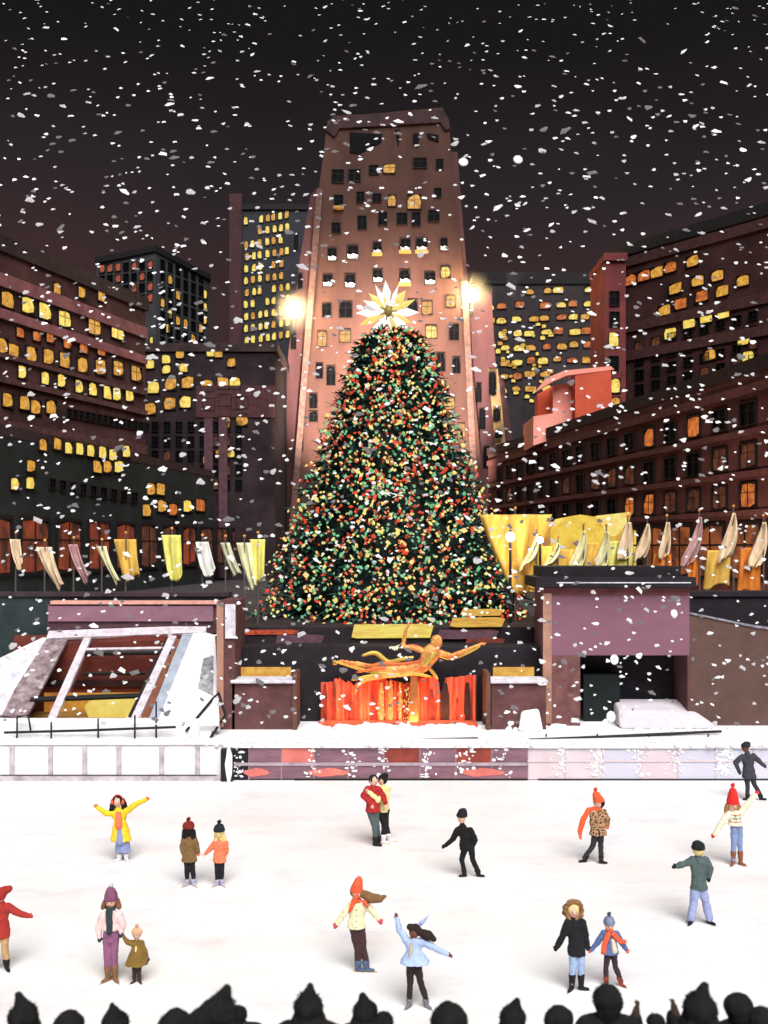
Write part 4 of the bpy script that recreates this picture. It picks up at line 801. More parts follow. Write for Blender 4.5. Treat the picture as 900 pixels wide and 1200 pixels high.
# ------------------------------------------------------------------ the Christmas tree
TYc = 46.0; tcx = X(460, TYc); tz0, tz1 = 4.3, Z(386, TYc)
def prof(t):     # t 0 at foot .. 1 at tip; half width in metres, from the outline
    py = 738 + (386 - 738) * t
    px = 160 - (735 - py) * .355 if py > 400 else 41 * math.sqrt(max(0, (py - 380) / 20))
    return px * 1.05 * TYc / F
b = empty('christmas_tree', (tcx, TYc, tz0), 'huge dark spruce christmas tree covered in red, yellow and mint lights', 'christmas tree')
MB().tube([(tcx, TYc, tz0), (tcx, TYc, tz1 - .4)], [.42, .05], 10).build('trunk', M('bark', (.05, .035, .025), bump=.6, scale=6), b)
MB().cone([((tcx, TYc, tz0), .9, .9), ((tcx, TYc, tz0 + .5), .8, .8)], 14).build('stand', BLACK, b)
rs = np.random.RandomState(5); V = []; Fc = []; Mi = []
def blade(p, d, s, ln, wd, mi):
    k = len(V); V.extend([tuple(p - s * wd), tuple(p + s * wd), tuple(p + d * ln)]); Fc.append((k, k + 1, k + 2)); Mi.append(mi)
H_ = tz1 - tz0
for i in range(1500):
    t_ = (i + rs.rand()) / 1500; t_ = 1 - (1 - t_) ** .62 if False else t_ ** 1.35
    if t_ > .985: t_ = .985
    a = i * 2.39996 + rs.rand() * .5; rad = prof(t_) * rs.uniform(.84, 1.05); z = tz0 + .35 + t_ * (H_ - .35)
    dirv = Vector((math.cos(a), math.sin(a), 0)); droop = -.22 * rad; nb = int(16 + 10 * rad / 6)
    for k in range(nb):
        q = rs.uniform(.35, 1) ** .7; p = Vector((tcx, TYc, z)) + dirv * rad * q + Vector((0, 0, droop * q * q + .10 * rad * q))
        d = (dirv * rs.uniform(.3, 1) + Vector((rs.uniform(-.8, .8), rs.uniform(-.8, .8), rs.uniform(-.6, .4)))).normalized(); s = d.cross(Vector((rs.rand() - .5, rs.rand() - .5, 1))).normalized()
        blade(p, d, s, rs.uniform(.25, .6), rs.uniform(.04, .11), 0 if rs.rand() < .6 else (1 if rs.rand() < .75 else 2))
g = MB(); g.v = V; g.f = Fc; g.m = Mi
g.build('foliage', [M('spruce_dark', (.014, .042, .038), var=.4), M('spruce_mid', (.03, .10, .084), var=.4), M('spruce_light', (.06, .16, .13), var=.4)], b, recalc=False)
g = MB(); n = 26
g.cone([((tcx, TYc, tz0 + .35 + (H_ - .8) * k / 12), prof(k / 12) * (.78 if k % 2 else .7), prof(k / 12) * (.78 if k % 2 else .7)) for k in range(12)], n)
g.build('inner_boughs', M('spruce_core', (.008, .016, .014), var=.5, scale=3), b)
# lights
lc = [E('bulb_red', lin(226, 70, 38), lin(200, 52, 30), 1.1), E('bulb_yellow', lin(250, 232, 140), lin(240, 206, 110), 1.05), E('bulb_mint', lin(130, 206, 150), lin(96, 176, 128), 1.0), E('bulb_white', lin(250, 250, 236), lin(230, 236, 226), 1.1), E('bulb_rust', lin(176, 66, 34), lin(150, 50, 30), 1.0)]
def bulbs(n, seed, smin, smax, front):
    rr = np.random.RandomState(seed); res = []
    while len(res) < n:
        t_ = rr.rand() ** 1.0; 
        if rr.rand() > prof(t_) / prof(0) + .08: continue
        a = (rr.choice([-1, 1]) * math.acos(rr.uniform(-1, 1)) * .5 + rr.uniform(0, 2 * PI) * .5 if False else rr.choice([-1, 1]) * (PI / 2 + .62 * (math.asin(rr.uniform(-1, 1)) + 0) + .38 * rr.uniform(-PI / 2, PI / 2))) if not front else -PI / 2 + rr.uniform(-1.15, 1.15)
        rad = prof(t_) * rr.uniform(.93, 1.04); p = Vector((tcx + math.cos(a) * rad, TYc + math.sin(a) * rad, tz0 + .3 + t_ * (H_ - .3)))
        if front: p += Vector((math.cos(a), math.sin(a), 0)) * .12
        res.append((p, rr.uniform(smin, smax), rr.choice(5, p=[.28, .31, .29, .04, .08]), rr))
    return res
g = MB()
def dab(g, p, s, mi, rr):
    d = Vector((rr.uniform(-1, 1), rr.uniform(-1, 1), rr.uniform(-1, 1))).normalized(); u = d.cross(Vector((0, 0, 1.01))).normalized(); v = d.cross(u); a_, c_, e_ = s * rr.uniform(1, 1.6), s * rr.uniform(.6, 1.0), s * rr.uniform(.5, .9)
    g.add([p + d * a_, p - d * a_ * .8, p + u * c_, p - u * c_, p + v * e_, p - v * e_], [(0, 2, 4), (0, 4, 3), (0, 3, 5), (0, 5, 2), (1, 4, 2), (1, 3, 4), (1, 5, 3), (1, 2, 5)], mi)
for p, s, c, rr in bulbs(5200, 21, .055, .12, False): dab(g, p, s, c, rr)
tag(g.build('light', lc, b, recalc=False), kind='stuff')
for p, s, c, rr in bulbs(94, 22, .11, .17, True):
    q = MB(); dab(q, p, s, 0, rr); q.build('light', lc[c], b, recalc=False)
rq = random.Random(4)
for (x, y) in ((438, 517), (452, 578), (508, 520), (466, 580), (400, 640), (540, 655)):
    t_ = (738 - y) / 352; rad = prof(t_); p = P(x, y, TYc - math.sqrt(max(.5, rad ** 2 - (X(x, TYc) - tcx) ** 2)) - .1); q = MB()
    for a in range(6):
        d = Vector((1, rq.uniform(-.4, .4), rq.uniform(-.6, .6))).normalized(); q.bar(p - d * rq.uniform(.1, .3), p + d * rq.uniform(.1, .3), .035, .035)
    q.build('sparkler', lc[3], b)

# star topper: long kite-shaped rays
sc_ = P(455, 366, TYc - .3); b = empty('star_topper', sc_, 'large white and pale gold many rayed star on the tip of the christmas tree', 'star')
SWm = E('star_white', (1, .99, .93), (.93, .90, .82), 1.25, scale=3); SY = E('star_yellow', lin(248, 232, 130), lin(240, 214, 104), 1.0, scale=3)
rays = [(452, 331, 5, 0), (456, 405, 5, 0), (420, 367, 5, 0), (488, 366, 5, 0), (434, 397, 5, 0), (478, 388, 5, 0), (434, 345, 5, 1), (474, 342, 6, 1), (462, 348, 3, 0), (424, 380, 5, 1), (484, 352, 4, 1), (428, 353, 4, 0), (470, 396, 4, 1), (444, 400, 3, 0), (441, 336, 3, 0), (480, 378, 4, 1), (446, 344, 4, 1), (466, 336, 2.5, 0)]
for i, (x, y, w_, c) in enumerate(rays):
    x, y = 455 + (x - 455) * 1.1, 366 + (y - 366) * 1.08; tip = P(x, y, TYc - .3 - (i % 3) * .12); d = (tip - sc_); ln = d.length; d.normalize(); s = d.cross(Vector((0, 1, 0))).normalized(); hw = w_ * TYc / F * 1.0; mid = sc_ + d * ln * .62; f_ = Vector((0, -.12, 0))
    g = MB(); g.add([sc_, mid + s * hw, tip, mid - s * hw, mid + f_ - d * ln * .1, mid - f_ * .8 - d * ln * .1], [(0, 1, 4), (1, 2, 4), (2, 3, 4), (3, 0, 4), (1, 0, 5), (2, 1, 5), (3, 2, 5), (0, 3, 5)])
    g.build('ray', [SWm, SY][c], b)
g = MB(); g.ell(sc_ + Vector((0, -.25, 0)), (.20, .16, .28), 10, 8)
for a in range(7):
    q = a * 2 * PI / 7; g.capsule(sc_ + Vector((0, -.25, 0)), .07, sc_ + Vector((math.cos(q) * .42, -.28, math.sin(q) * .42)), .03, 6)
g.build('hub', M('antique_gold', (.34, .24, .06), rough=.5, var=.4, scale=8), b)

# ------------------------------------------------------------------ people
FOLD = bpy.data.textures.new('cloth_folds', 'CLOUDS'); FOLD.noise_scale = .11; FOLD.noise_depth = 2
def K(name, c, **k): k.setdefault('rough', .9); k.setdefault('var', .18); k.setdefault('scale', 9); k.setdefault('bump', .5); return M(name, c, **k)
SKIN = K('skin_light', lin(236, 190, 165), var=.06, rough=.6); SKIND = K('skin_brown', lin(120, 72, 54), var=.08, rough=.6)
BLK_C = K('black_cloth', (.012, .012, .014)); CREAM = K('cream_knit', lin(245, 232, 190)); ORG_C = K('orange_wool', lin(240, 100, 62)); REDW = K('red_wool', lin(232, 50, 44))
DIRS = {'f': Vector((0, -1, 0)), 'b': Vector((0, 1, 0)), 'l': Vector((-1, -.15, 0)).normalized(), 'r': Vector((1, -.15, 0)).normalized(), 'fl': Vector((-.6, -.8, 0)), 'fr': Vector((.6, -.8, 0))}
def person(label, feet, head, hr, J, look='f', skin=SKIN, coat=None, hem=None, inner=None, trousers=None, skirt=None, boots=None, blade=None, toes=('fl', 'fr'), hat=None, hair=None, scarf=None, mitt=None, floor=0.0, Y=None, extra=None, sleeve=None, legw=1.12, armw=1.28, vox=.016, barehands=False, cat='person', group=None, depth=None):
    """J: joints in photo pixels (neck, sl, sr, el, er, hl, hr, hip, kl, kr, al, ar); every part is built at the person's own distance"""
    fx, fy = feet; Y = Y or (CAM_Z - floor) * F / (fy - HY); s = Y / F
    depth = depth or {}
    def Q(k, p=None):
        p = p or J[k]; return Vector(((p[0] - HX) * s, Y + depth.get(k, 0), floor + (fy - p[1]) * s))
    root = empty('person', ((fx - HX) * s, Y, floor), label, cat, group)
    hc = Q(None, head); H = hc.z - floor + hr * s; u = H / 1.72; d = DIRS[look]
    hrad = hr * s * 1.12
    nk, sl, sr, el, er, hl, h_r, hip = (Q(k) for k in ('neck', 'sl', 'sr', 'el', 'er', 'hl', 'hr', 'hip'))
    for nm, off in (('al', 0), ('ar', 0)): pass
    def foot(k):
        p = J[k]; f = Q(k); yf = 0
        if p[1] > fy - 14 and Y > 12:     # a planted foot stands where its own line meets the ice
            yf = 0; f.z = floor + .085 * u
        f.z = max(f.z, floor + .085 * u); return f
    al, ar = foot('al'), foot('ar'); hw = .075 * u
    hpl, hpr = hip + Vector((-hw, 0, 0)), hip + Vector((hw, 0, 0))
    kl = Q('kl') if 'kl' in J else hpl.lerp(al, .5) + Vector((0, -.03 * u, 0)); kr = Q('kr') if 'kr' in J else hpr.lerp(ar, .5) + Vector((0, -.03 * u, 0))
    # body: one skin
    g = MB()
    g.ell(hc, (hrad * .80, hrad * .90, hrad * 1.05), 16, 12); side = Vector((-d.y, d.x, 0))
    g.ell(hc + d * hrad * .3 + Vector((0, 0, -hrad * .45)), (hrad * .5, hrad * .5, hrad * .5), 10, 8)
    g.capsule(hc + d * hrad * .86 + Vector((0, 0, hrad * .12)), hrad * .10, hc + d * hrad * .98 + Vector((0, 0, -hrad * .16)), hrad * .15, 6)
    for q in (-1, 1): g.ell(hc + side * q * hrad * .82 + Vector((0, 0, -hrad * .05)), (hrad * .14, hrad * .18, hrad * .24), 8, 6)
    g.capsule(nk + Vector((0, 0, -.05 * u)), .055 * u, hc - Vector((0, 0, hrad * .5)), .05 * u)
    ch = nk.lerp(hip, .28)
    g.capsule(sl, .045 * u, sr, .045 * u); g.capsule(ch, .075 * u, hip, .062 * u); g.capsule(hpl, .065 * u, hpr, .065 * u)
    for a_, b_, c_ in ((sl, el, hl), (sr, er, h_r)):
        g.capsule(a_, .05 * u, b_, .038 * u); g.capsule(b_, .038 * u, c_, .026 * u)
        hd = (c_ - b_).normalized(); g.capsule(c_, .028 * u, c_ + hd * .05 * u, .033 * u, flat=.6)
    for a_, b_, c_, tz in ((hpl, kl, al, toes[0]), (hpr, kr, ar, toes[1])):
        g.capsule(a_, .068 * u * legw, b_, .05 * u); g.capsule(b_, .048 * u, c_, .034 * u); g.capsule(c_ - Vector((0, 0, .03 * u)), .036 * u, c_ + DIRS[tz] * .13 * u - Vector((0, 0, .045 * u)), .032 * u)
    body = g.build('body', skin, root, voxel=vox)
    if barehands:
        for b_, c_ in ((el, hl), (er, h_r)):
            hd = (c_ - b_).normalized(); sd = hd.cross(Vector((0, 1, 0))).normalized(); g = MB(); pc = c_ + hd * .055 * u
            g.ell(c_ + hd * .03 * u, (.035 * u, .018 * u, .04 * u), 8, 6)
            for k in range(4):
                o0 = pc + sd * (k - 1.5) * .019 * u; ln = (.055, .068, .064, .05)[k] * u; md = o0 + hd * ln * .5 + Vector((0, -.004, 0)); g.capsule(o0, .0095 * u, md, .009 * u, 6); g.capsule(md, .009 * u, md + hd * ln * .5 + Vector((0, -.018 * u, 0)), .0075 * u, 6)
            g.capsule(c_ + sd * .03 * u, .011 * u, c_ + sd * .055 * u + hd * .045 * u + Vector((0, -.01, 0)), .009 * u, 6)
            g.build('hand', skin, root, smooth=True)
    # face
    if look != 'b':
        fs_ = [(-1, 1)] if look == 'f' else [(1,), (-1,)]
        for q in (-1, 1):
            MB().ell(hc + d * hrad * .83 + side * q * hrad * .32 + Vector((0, 0, -hrad * .04)), (hrad * .10, hrad * .10, hrad * .075), 8, 6).build('eye', K('eye_dark', (.02, .015, .012), rough=.3), root, smooth=True)
        MB().capsule(hc + d * hrad * .80 + side * hrad * .18 - Vector((0, 0, hrad * .5)), hrad * .055, hc + d * hrad * .80 - side * hrad * .18 - Vector((0, 0, hrad * .5)), hrad * .055, 6).build('mouth', K('lips', lin(190, 90, 84)) if skin is SKIN else K('lips_dark', lin(110, 50, 44)), root, smooth=True)
    # trousers
    if trousers:
        g = MB(); fl = 1.0; wd = legw
        for a_, b_, c_ in ((hpl, kl, al), (hpr, kr, ar)):
            g.capsule(a_, .080 * u * wd, b_, .064 * u * wd); g.capsule(b_, .064 * u * wd, c_ + Vector((0, 0, .05 * u)), .050 * u * wd * (1.25 if wd > 1.15 else 1))
        g.capsule(hpl + Vector((0, 0, .05 * u)), .078 * u, hpr + Vector((0, 0, .05 * u)), .078 * u)
        g.build('trousers', trousers, root, voxel=vox)
    if skirt:
        mt, top, bot, wt, wb = skirt; T = Q(None, top); B = Q(None, bot); g = MB()
        rg = []; n = 6
        for k in range(n + 1):
            q = k / n; c = T.lerp(B, q); rg.append((c, (wt + (wb - wt) * q) * s, (wt + (wb - wt) * q) * s * .7))
        g.cone(rg[::-1], 20); g.build('skirt', mt, root, voxel=vox)
    if coat:
        g = MB(); W0 = (sr - sl).length / 2; ax = 1.0
        hm, hwid = hem; HB = Q(None, hm); g.capsule(sl + Vector((0, 0, -.01)), .068 * u, sr + Vector((0, 0, -.01)), .068 * u); mid = nk.lerp(hip, .55)
        for q in (-1, 1): g.capsule((sl if q < 0 else sr).lerp(nk, .25) + Vector((0, 0, -.05 * u)), .085 * u, mid + Vector((q * .06 * u, 0, 0)), .095 * u)
        top = nk.lerp(hip, .4); rg = []
        for k in range(7):
            q = k / 6; c = top.lerp(HB, q); rx = (.14 * u) * (1 - q) + hwid * s * q; rg.append((c, rx, max(.11 * u, rx * .72)))
        g.cone(rg[::-1], 22); g.capsule(nk - Vector((0, 0, .05 * u)), .10 * u, mid, .12 * u)
        sl_m = sleeve or coat
        tgt = g if sl_m is coat else MB()
        for a_, b_, c_ in ((sl, el, hl), (sr, er, h_r)):
            tgt.capsule(a_, .068 * u * armw, b_, .057 * u * armw); tgt.capsule(b_, .056 * u * armw, c_ - (c_ - b_).normalized() * .02 * u, .046 * u * armw)
        g.capsule(nk, .075 * u, nk + Vector((0, 0, .035 * u)), .062 * u)
        g.build('coat', coat, root, voxel=vox)
        if tgt is not g: tgt.build('sleeves', sl_m, root, voxel=vox)
    if coat and look in ('f', 'fl', 'fr', 'l') and hem:
        zip_ = K('dark_placket', (.02, .018, .02)) if coat not in (BLK_C,) else WHT
        T, B = Q(None, (J['neck'][0], J['neck'][1] + 3)), Q(None, (hem[0][0], hem[0][1] - 2)); q_ = MB()
        for k in range(4):
            c = T.lerp(B, (k + .8) / 4.4); q_.ell(c + Vector((0, -(.118 + .03 * k) * u - hem[1] * s * .12 * k / 4, 0)), (.011 * u, .012 * u, .011 * u), 6, 5)
        if not inner: tag(q_.build('buttons', zip_, root, smooth=True), kind='stuff')
    for inn in ([] if not inner else (inner if isinstance(inner, list) else [inner])):
        mt, top, bot, wt = inn; T, B = Q(None, top), Q(None, bot); g = MB(); dd = d * .115 * u
        g.capsule(T + dd * .75, wt * s * .8, B + dd * 1.15, wt * s, flat=.9); g.build('top', mt, root, voxel=vox)
    if boots:
        for k_, c_, tz in (('l', al, toes[0]), ('r', ar, toes[1])):
            dv = DIRS[tz]; g = MB(); up = (kr if k_ == 'r' else kl) - c_; up.normalize(); hgt = boots[1] if len(boots) > 1 else .12
            g.capsule(c_ + up * hgt * u, .068 * u * (legw if legw < 1.2 else 1.1), c_ - Vector((0, 0, .02 * u)), .052 * u); g.capsule(c_ - dv * .03 * u - Vector((0, 0, .035 * u)), .043 * u, c_ + dv * .13 * u - Vector((0, 0, .045 * u)), .036 * u)
            bo = g.build('boot', boots[0], root, voxel=vox * .8)
            if blade:
                q = MB(); z0 = c_ - Vector((0, 0, .085 * u)); q.bar(z0 - dv * .11 * u, z0 + dv * .21 * u, .024, .03); q.bar(z0 - dv * .05 * u, z0 - dv * .05 * u + Vector((0, 0, .04)), .016); q.bar(z0 + dv * .10 * u, z0 + dv * .10 * u + Vector((0, 0, .04)), .016)
                q.build('blade', blade, bo)
    if mitt:
        for b_, c_ in ((el, hl), (er, h_r)):
            hd = (c_ - b_).normalized(); sd = hd.cross(Vector((0, 1, 0))); sd = sd.normalized() if sd.length > .01 else Vector((1, 0, 0)); g = MB()
            g.capsule(c_, .048 * u, c_ + hd * .07 * u, .042 * u, flat=.75); sg = 1 if sd.z > 0 else -1; g.capsule(c_ + sd * sg * .02 * u, .022 * u, c_ + sd * sg * .06 * u + hd * .05 * u, .017 * u)
            g.build('mitten', mitt, root, voxel=vox * .6)
    up = Vector((0, 0, 1))
    if hair:
        mt, strands = hair; g = MB(); g.ell(hc + up * hrad * .12 - d * hrad * .14, (hrad * .93, hrad * .93, hrad * 1.0), 14, 10) if not (hat and look != 'b') else g.ell(hc + up * hrad * .0 - d * hrad * .34, (hrad * .95, hrad * .8, hrad * 1.0), 14, 10)
        for pts in strands:
            pp = [Q(None, (x, y)) - d * hrad * (.25 if look == 'f' else -.15) * (1) for x, y, w_ in pts]; ww = [p_[2] * s for p_ in pts]
            for a_ in range(len(pp) - 1): g.capsule(pp[a_], ww[a_], pp[a_ + 1], ww[a_ + 1])
        g.build('hair', mt, root, voxel=vox * .8)
    if hat:
        mt, ty, kind, pm = hat; T = Q(None, (head[0], ty) if not isinstance(ty, tuple) else ty); g = MB(); b0 = hc + up * hrad * .48 - d * hrad * .08
        tl = T - up * (hrad * .30 if pm else 0)
        if kind == 'band': g = None
        else:
            tz_ = max(hrad * 1.0, (tl - b0).length)
            tv = tl - b0; rg = []
            if tv.length < hrad * .75: tv = up * hrad * .75
            for k in range(9):
                q = k / 8; rr_ = math.sqrt(max(.03, 1 - q * q)) if kind == 'bean' else (1 - q ** 1.5 * .62) * math.sqrt(max(.05, 1 - max(0, q - .75) ** 2 * 14))
                rg.append((b0 + tv * q * (1 if q < 1 else .99), hrad * 1.04 * rr_, hrad * 1.08 * rr_))
            g.cone([(b0 - up * hrad * .2, hrad * .95, hrad)] + rg, 20)
            h_ = g.build('hat', mt, root, voxel=vox * .8)
            q = MB(); q.cone([(b0 - up * hrad * .28, hrad * 1.08, hrad * 1.10), (b0 + up * hrad * .12, hrad * 1.10, hrad * 1.12)], 18); q.build('brim', mt, h_, bevel=.01)
            if pm:
                q = MB(); rr = random.Random(1); c = T
                for k in range(40):
                    v = Vector((rr.gauss(0, 1), rr.gauss(0, 1), rr.gauss(0, 1))).normalized(); q.capsule(c, hrad * .09, c + v * hrad * .38, hrad * .07, 5)
                q.build('pompom', pm, h_, smooth=True)
    if scarf:
        mt, tails = scarf; g = MB()
        for k in range(12):
            a_ = k * PI / 6; b_ = (k + 1) * PI / 6; c = nk + up * .02 * u; g.capsule(c + Vector((math.cos(a_) * .075 * u, math.sin(a_) * .075 * u, 0)), .034 * u, c + Vector((math.cos(b_) * .075 * u, math.sin(b_) * .075 * u, 0)), .034 * u)
        for pts in tails:
            pp = [Q(None, (x, y)) + (d * .13 * u if look != 'b' else Vector()) for x, y, w_ in pts]
            for a_ in range(len(pp) - 1): g.capsule(pp[a_], pts[a_][2] * s, pp[a_ + 1], pts[a_ + 1][2] * s, flat=.6)
        g.build('scarf', mt, root, voxel=vox * .7)
    if extra: extra(root, Q, s, u, hc, hrad, d)
    return root
STEEL = M('steel_blade', (.75, .75, .78), rough=.3, var=.1, metal=.7); GOLDB = M('gold_blade', (.75, .42, .10), rough=.4, var=.2, metal=.4)
WHT = K('white_leather', (.84, .82, .84), var=.05); 
def muffs(root, Q, s, u, hc, hr, d):
    side = Vector((-d.y, d.x, 0)); g = MB()
    for q in (-1, 1): g.ell(hc + side * q * hr * .95 + Vector((0, -.01, -.02)), (hr * .38, hr * .45, hr * .48), 10, 8)
    n = 10
    for k in range(n): a, b_ = PI * k / n, PI * (k + 1) / n; g.capsule(hc + side * math.cos(a) * hr * 1.02 + Vector((0, 0, math.sin(a) * hr * 1.22)), hr * .12, hc + side * math.cos(b_) * hr * 1.02 + Vector((0, 0, math.sin(b_) * hr * 1.22)), hr * .12, 6)
    g.build('ear_muffs', ORG_C, root, voxel=.008)
person('woman in an open yellow coat and blue skirt with both arms spread wide', (143, 1009), (138, 939), 5.6,
       dict(neck=(139, 948), sl=(132, 953), sr=(147, 951), el=(124, 953), er=(160, 942), hl=(114, 946), hr=(171, 937), hip=(142, 972), al=(140, 1004), ar=(148, 1004)),
       coat=K('yellow_coat', lin(252, 206, 48)), hem=((142, 985), 12.5), inner=[(K('coral_top', lin(238, 124, 92)), (140, 953), (141, 966), 4.2), (K('periwinkle_denim', lin(142, 152, 196)), (141.5, 971), (142.5, 984), 5.0)], skirt=(K('periwinkle_denim', lin(142, 152, 196)), (142, 962), (144, 998), 4.5, 9.5),
       boots=(WHT, .08), blade=STEEL, hair=(K('black_hair', (.012, .010, .010)), [[(133, 939, 3.5), (131, 950, 4), (134, 957, 3)], [(143, 939, 3.5), (146, 948, 3.5), (144, 955, 3)]]), mitt=K('orange_mitten', lin(242, 110, 66)), extra=muffs)
person('person seen from behind in a maroon hat and olive brown coat', (223, 1038), (221, 971), 5.8,
       dict(neck=(221.5, 981), sl=(215.5, 985), sr=(228, 985), el=(213.5, 993), er=(231, 993), hl=(214.5, 1000), hr=(232, 999), hip=(222, 1003), al=(219.5, 1033), ar=(227, 1033)), look='b',
       coat=K('olive_brown_coat', lin(128, 98, 62)), hem=((222, 1009), 9.2), trousers=K('black_leggings', (.014, .013, .015)), boots=(K('lilac_skate', lin(180, 176, 200)), .07), blade=GOLDB, toes=('fl', 'fr'),
       hat=(K('maroon_wool', lin(132, 42, 36)), 960, 'bean', K('maroon_wool', lin(132, 42, 36))), hair=(K('black_hair', (.012, .010, .010)), [[(217, 975, 4), (216, 986, 3.6), (215, 990, 2)], [(221, 976, 4), (221, 988, 4)], [(225, 975, 4), (227, 986, 3.6), (228, 990, 2)]]), mitt=K('orange_mitten', lin(242, 110, 66)))
person('person seen from behind in a black hat and coral coat with long blond hair', (258, 1038), (257, 975), 5.6,
       dict(neck=(257, 984), sl=(251.5, 988), sr=(264, 988), el=(246.5, 995), er=(265.5, 994), hl=(241, 1000), hr=(265, 1000), hip=(257.5, 1004), al=(254.5, 1033), ar=(260, 1033)), look='b',
       coat=K('coral_coat', lin(240, 128, 92)), hem=((257.5, 1010), 7.8), trousers=K('black_leggings', (.014, .013, .015)), boots=(K('lilac_skate', lin(180, 176, 200)), .07), blade=GOLDB, barehands=True,
       hat=(K('charcoal_wool', (.02, .022, .026)), 963, 'bean', K('charcoal_wool', (.02, .022, .026))), hair=(K('blond_hair', lin(238, 214, 140)), [[(254, 979, 3.6), (253, 990, 3)], [(258, 980, 3.6), (259, 992, 3)], [(261, 979, 3), (264, 988, 2.5)]]))
def skirt_p(root, Q, s, u, hc, hr, d): pass
person('woman in a pale pink jacket and plum trousers with a plum bobble hat facing us', (130, 1150), (130, 1056), 6.6,
       dict(neck=(130, 1065), sl=(121.5, 1073), sr=(139, 1073), el=(116, 1087), er=(144, 1085), hl=(116.5, 1098), hr=(142, 1093), hip=(130, 1096), al=(126.5, 1144), ar=(135, 1144)),
       coat=K('pale_pink_jacket', lin(250, 212, 208)), hem=((130, 1089), 11.5), armw=1.25, trousers=K('plum_trousers', lin(142, 92, 124)), skirt=(K('plum_trousers', lin(142, 92, 124)), (130, 1086), (130, 1103), 8.5, 9.2), boots=(K('tan_boot', lin(136, 96, 66)), .22), blade=STEEL,
       hat=(K('plum_wool', lin(134, 82, 112)), 1037, 'bean', K('white_fluff', (.85, .83, .86))), hair=(K('brown_hair', lin(128, 88, 58)), [[(124, 1056, 3.5), (121, 1063, 3.5)], [(136, 1056, 3.5), (139, 1063, 3.5)]]), scarf=(K('teal_black_scarf', lin(54, 66, 70)), [[(130, 1066, 4.2), (130.5, 1089, 3.6)]]), mitt=K('dark_slate_mitten', lin(58, 62, 72)))
person('small child in an olive brown duffle coat and tan hood holding a raised hand', (160, 1152), (160.5, 1095), 5.2,
       dict(neck=(160.5, 1101), sl=(155.5, 1105), sr=(165.5, 1105), el=(149, 1104), er=(170, 1115), hl=(144.5, 1097), hr=(173, 1123), hip=(160.5, 1121), al=(157.5, 1147), ar=(163.5, 1148)),
       coat=K('olive_duffle', lin(128, 100, 48)), hem=((160, 1130), 14), inner=(K('cream_top', lin(236, 222, 160)), (160.5, 1108), (160, 1122), 1.8), trousers=K('plum_black', lin(62, 44, 50)), boots=(K('brown_black_boot', lin(70, 48, 44)), .14), blade=STEEL,
       hat=(K('tan_wool', lin(226, 176, 138)), 1085, 'bean', K('tan_wool', lin(226, 176, 138))), mitt=K('navy_mitten', lin(60, 66, 84)), vox=.012)
person('skater in dark red coat and tan trousers at the left edge', (4, 1137), (1, 1048), 7,
       dict(neck=(1, 1058), sl=(-7, 1064), sr=(9, 1063), el=(-16, 1072), er=(21, 1070), hl=(-24, 1078), hr=(33, 1073), hip=(1, 1092), al=(-6, 1130), ar=(8, 1130)), look='b',
       coat=K('dark_red_coat', lin(172, 54, 48)), hem=((1, 1098), 11), trousers=K('tan_trousers', lin(196, 158, 112)), boots=(K('black_boot', (.014, .013, .014)), .12), blade=STEEL, hair=(K('dark_red_hair', lin(170, 52, 44)), [[(4, 1044, 5), (10, 1042, 4)]]), mitt=K('dark_red_mitten', lin(180, 60, 52)))
person('man in a red jacket and grey green trousers hugging a partner on the ice', (441, 992), (438, 914.5), 5.4,
       dict(neck=(437, 922), sl=(431, 925), sr=(443, 925), el=(426, 932), er=(449, 933), hl=(434, 941), hr=(452, 940), hip=(437, 950), kl=(439, 968), kr=(441, 966), al=(440, 986), ar=(444, 984)), look='fr',
       depth=dict(hl=-.1, hr=-.12, ar=.25), coat=K('crimson_jacket', lin(176, 44, 44)), hem=((437, 951), 8.5), trousers=K('grey_green', lin(84, 98, 98)), boots=(K('black_boot', (.014, .013, .014)), .12), blade=STEEL, toes=('r', 'r'), hair=(K('dark_hair', (.02, .018, .018)), []), barehands=True)
person('woman in a cream jacket with a dark hair bun leaning into the hug', (454, 989), (448, 914), 5.2,
       dict(neck=(449, 921), sl=(445, 925), sr=(454, 925), el=(443, 934), er=(452, 936), hl=(433, 925), hr=(444, 942), hip=(449, 949), kl=(450, 966), kr=(452, 966), al=(449, 983), ar=(456, 982)), look='l',
       depth=dict(el=-.28, hl=-.30, sl=-.05, ar=.2), coat=K('cream_jacket', lin(246, 230, 164)), hem=((449.5, 951), 6.8), trousers=K('black_leggings', (.014, .013, .015)), boots=(WHT, .12), blade=GOLDB, toes=('r', 'r'), hair=(K('black_hair', (.012, .010, .010)), [[(451, 911, 4.5), (452, 909, 4)]]), barehands=True)
person('skater all in black leaning forward with arms trailing in the middle of the rink', (549, 1028), (541, 958), 5.4,
       dict(neck=(542, 967), sl=(536.5, 972), sr=(551, 973), el=(530, 984), er=(557, 984), hl=(521.5, 991), hr=(552, 994), hip=(549, 992), kl=(541, 1007), kr=(554, 1008), al=(544.5, 1023), ar=(561, 1021)), look='fl',
       coat=K('ink_jacket', (.010, .010, .011)), hem=((546, 996), 7.5), trousers=K('ink_trousers', (.010, .010, .012)), boots=(K('black_boot', (.014, .013, .014)), .12), blade=STEEL, toes=('l', 'r'), hat=(K('ink_wool', (.014, .016, .02)), (543, 947), 'bean', None), mitt=K('ink_mitten', (.012, .012, .014)))
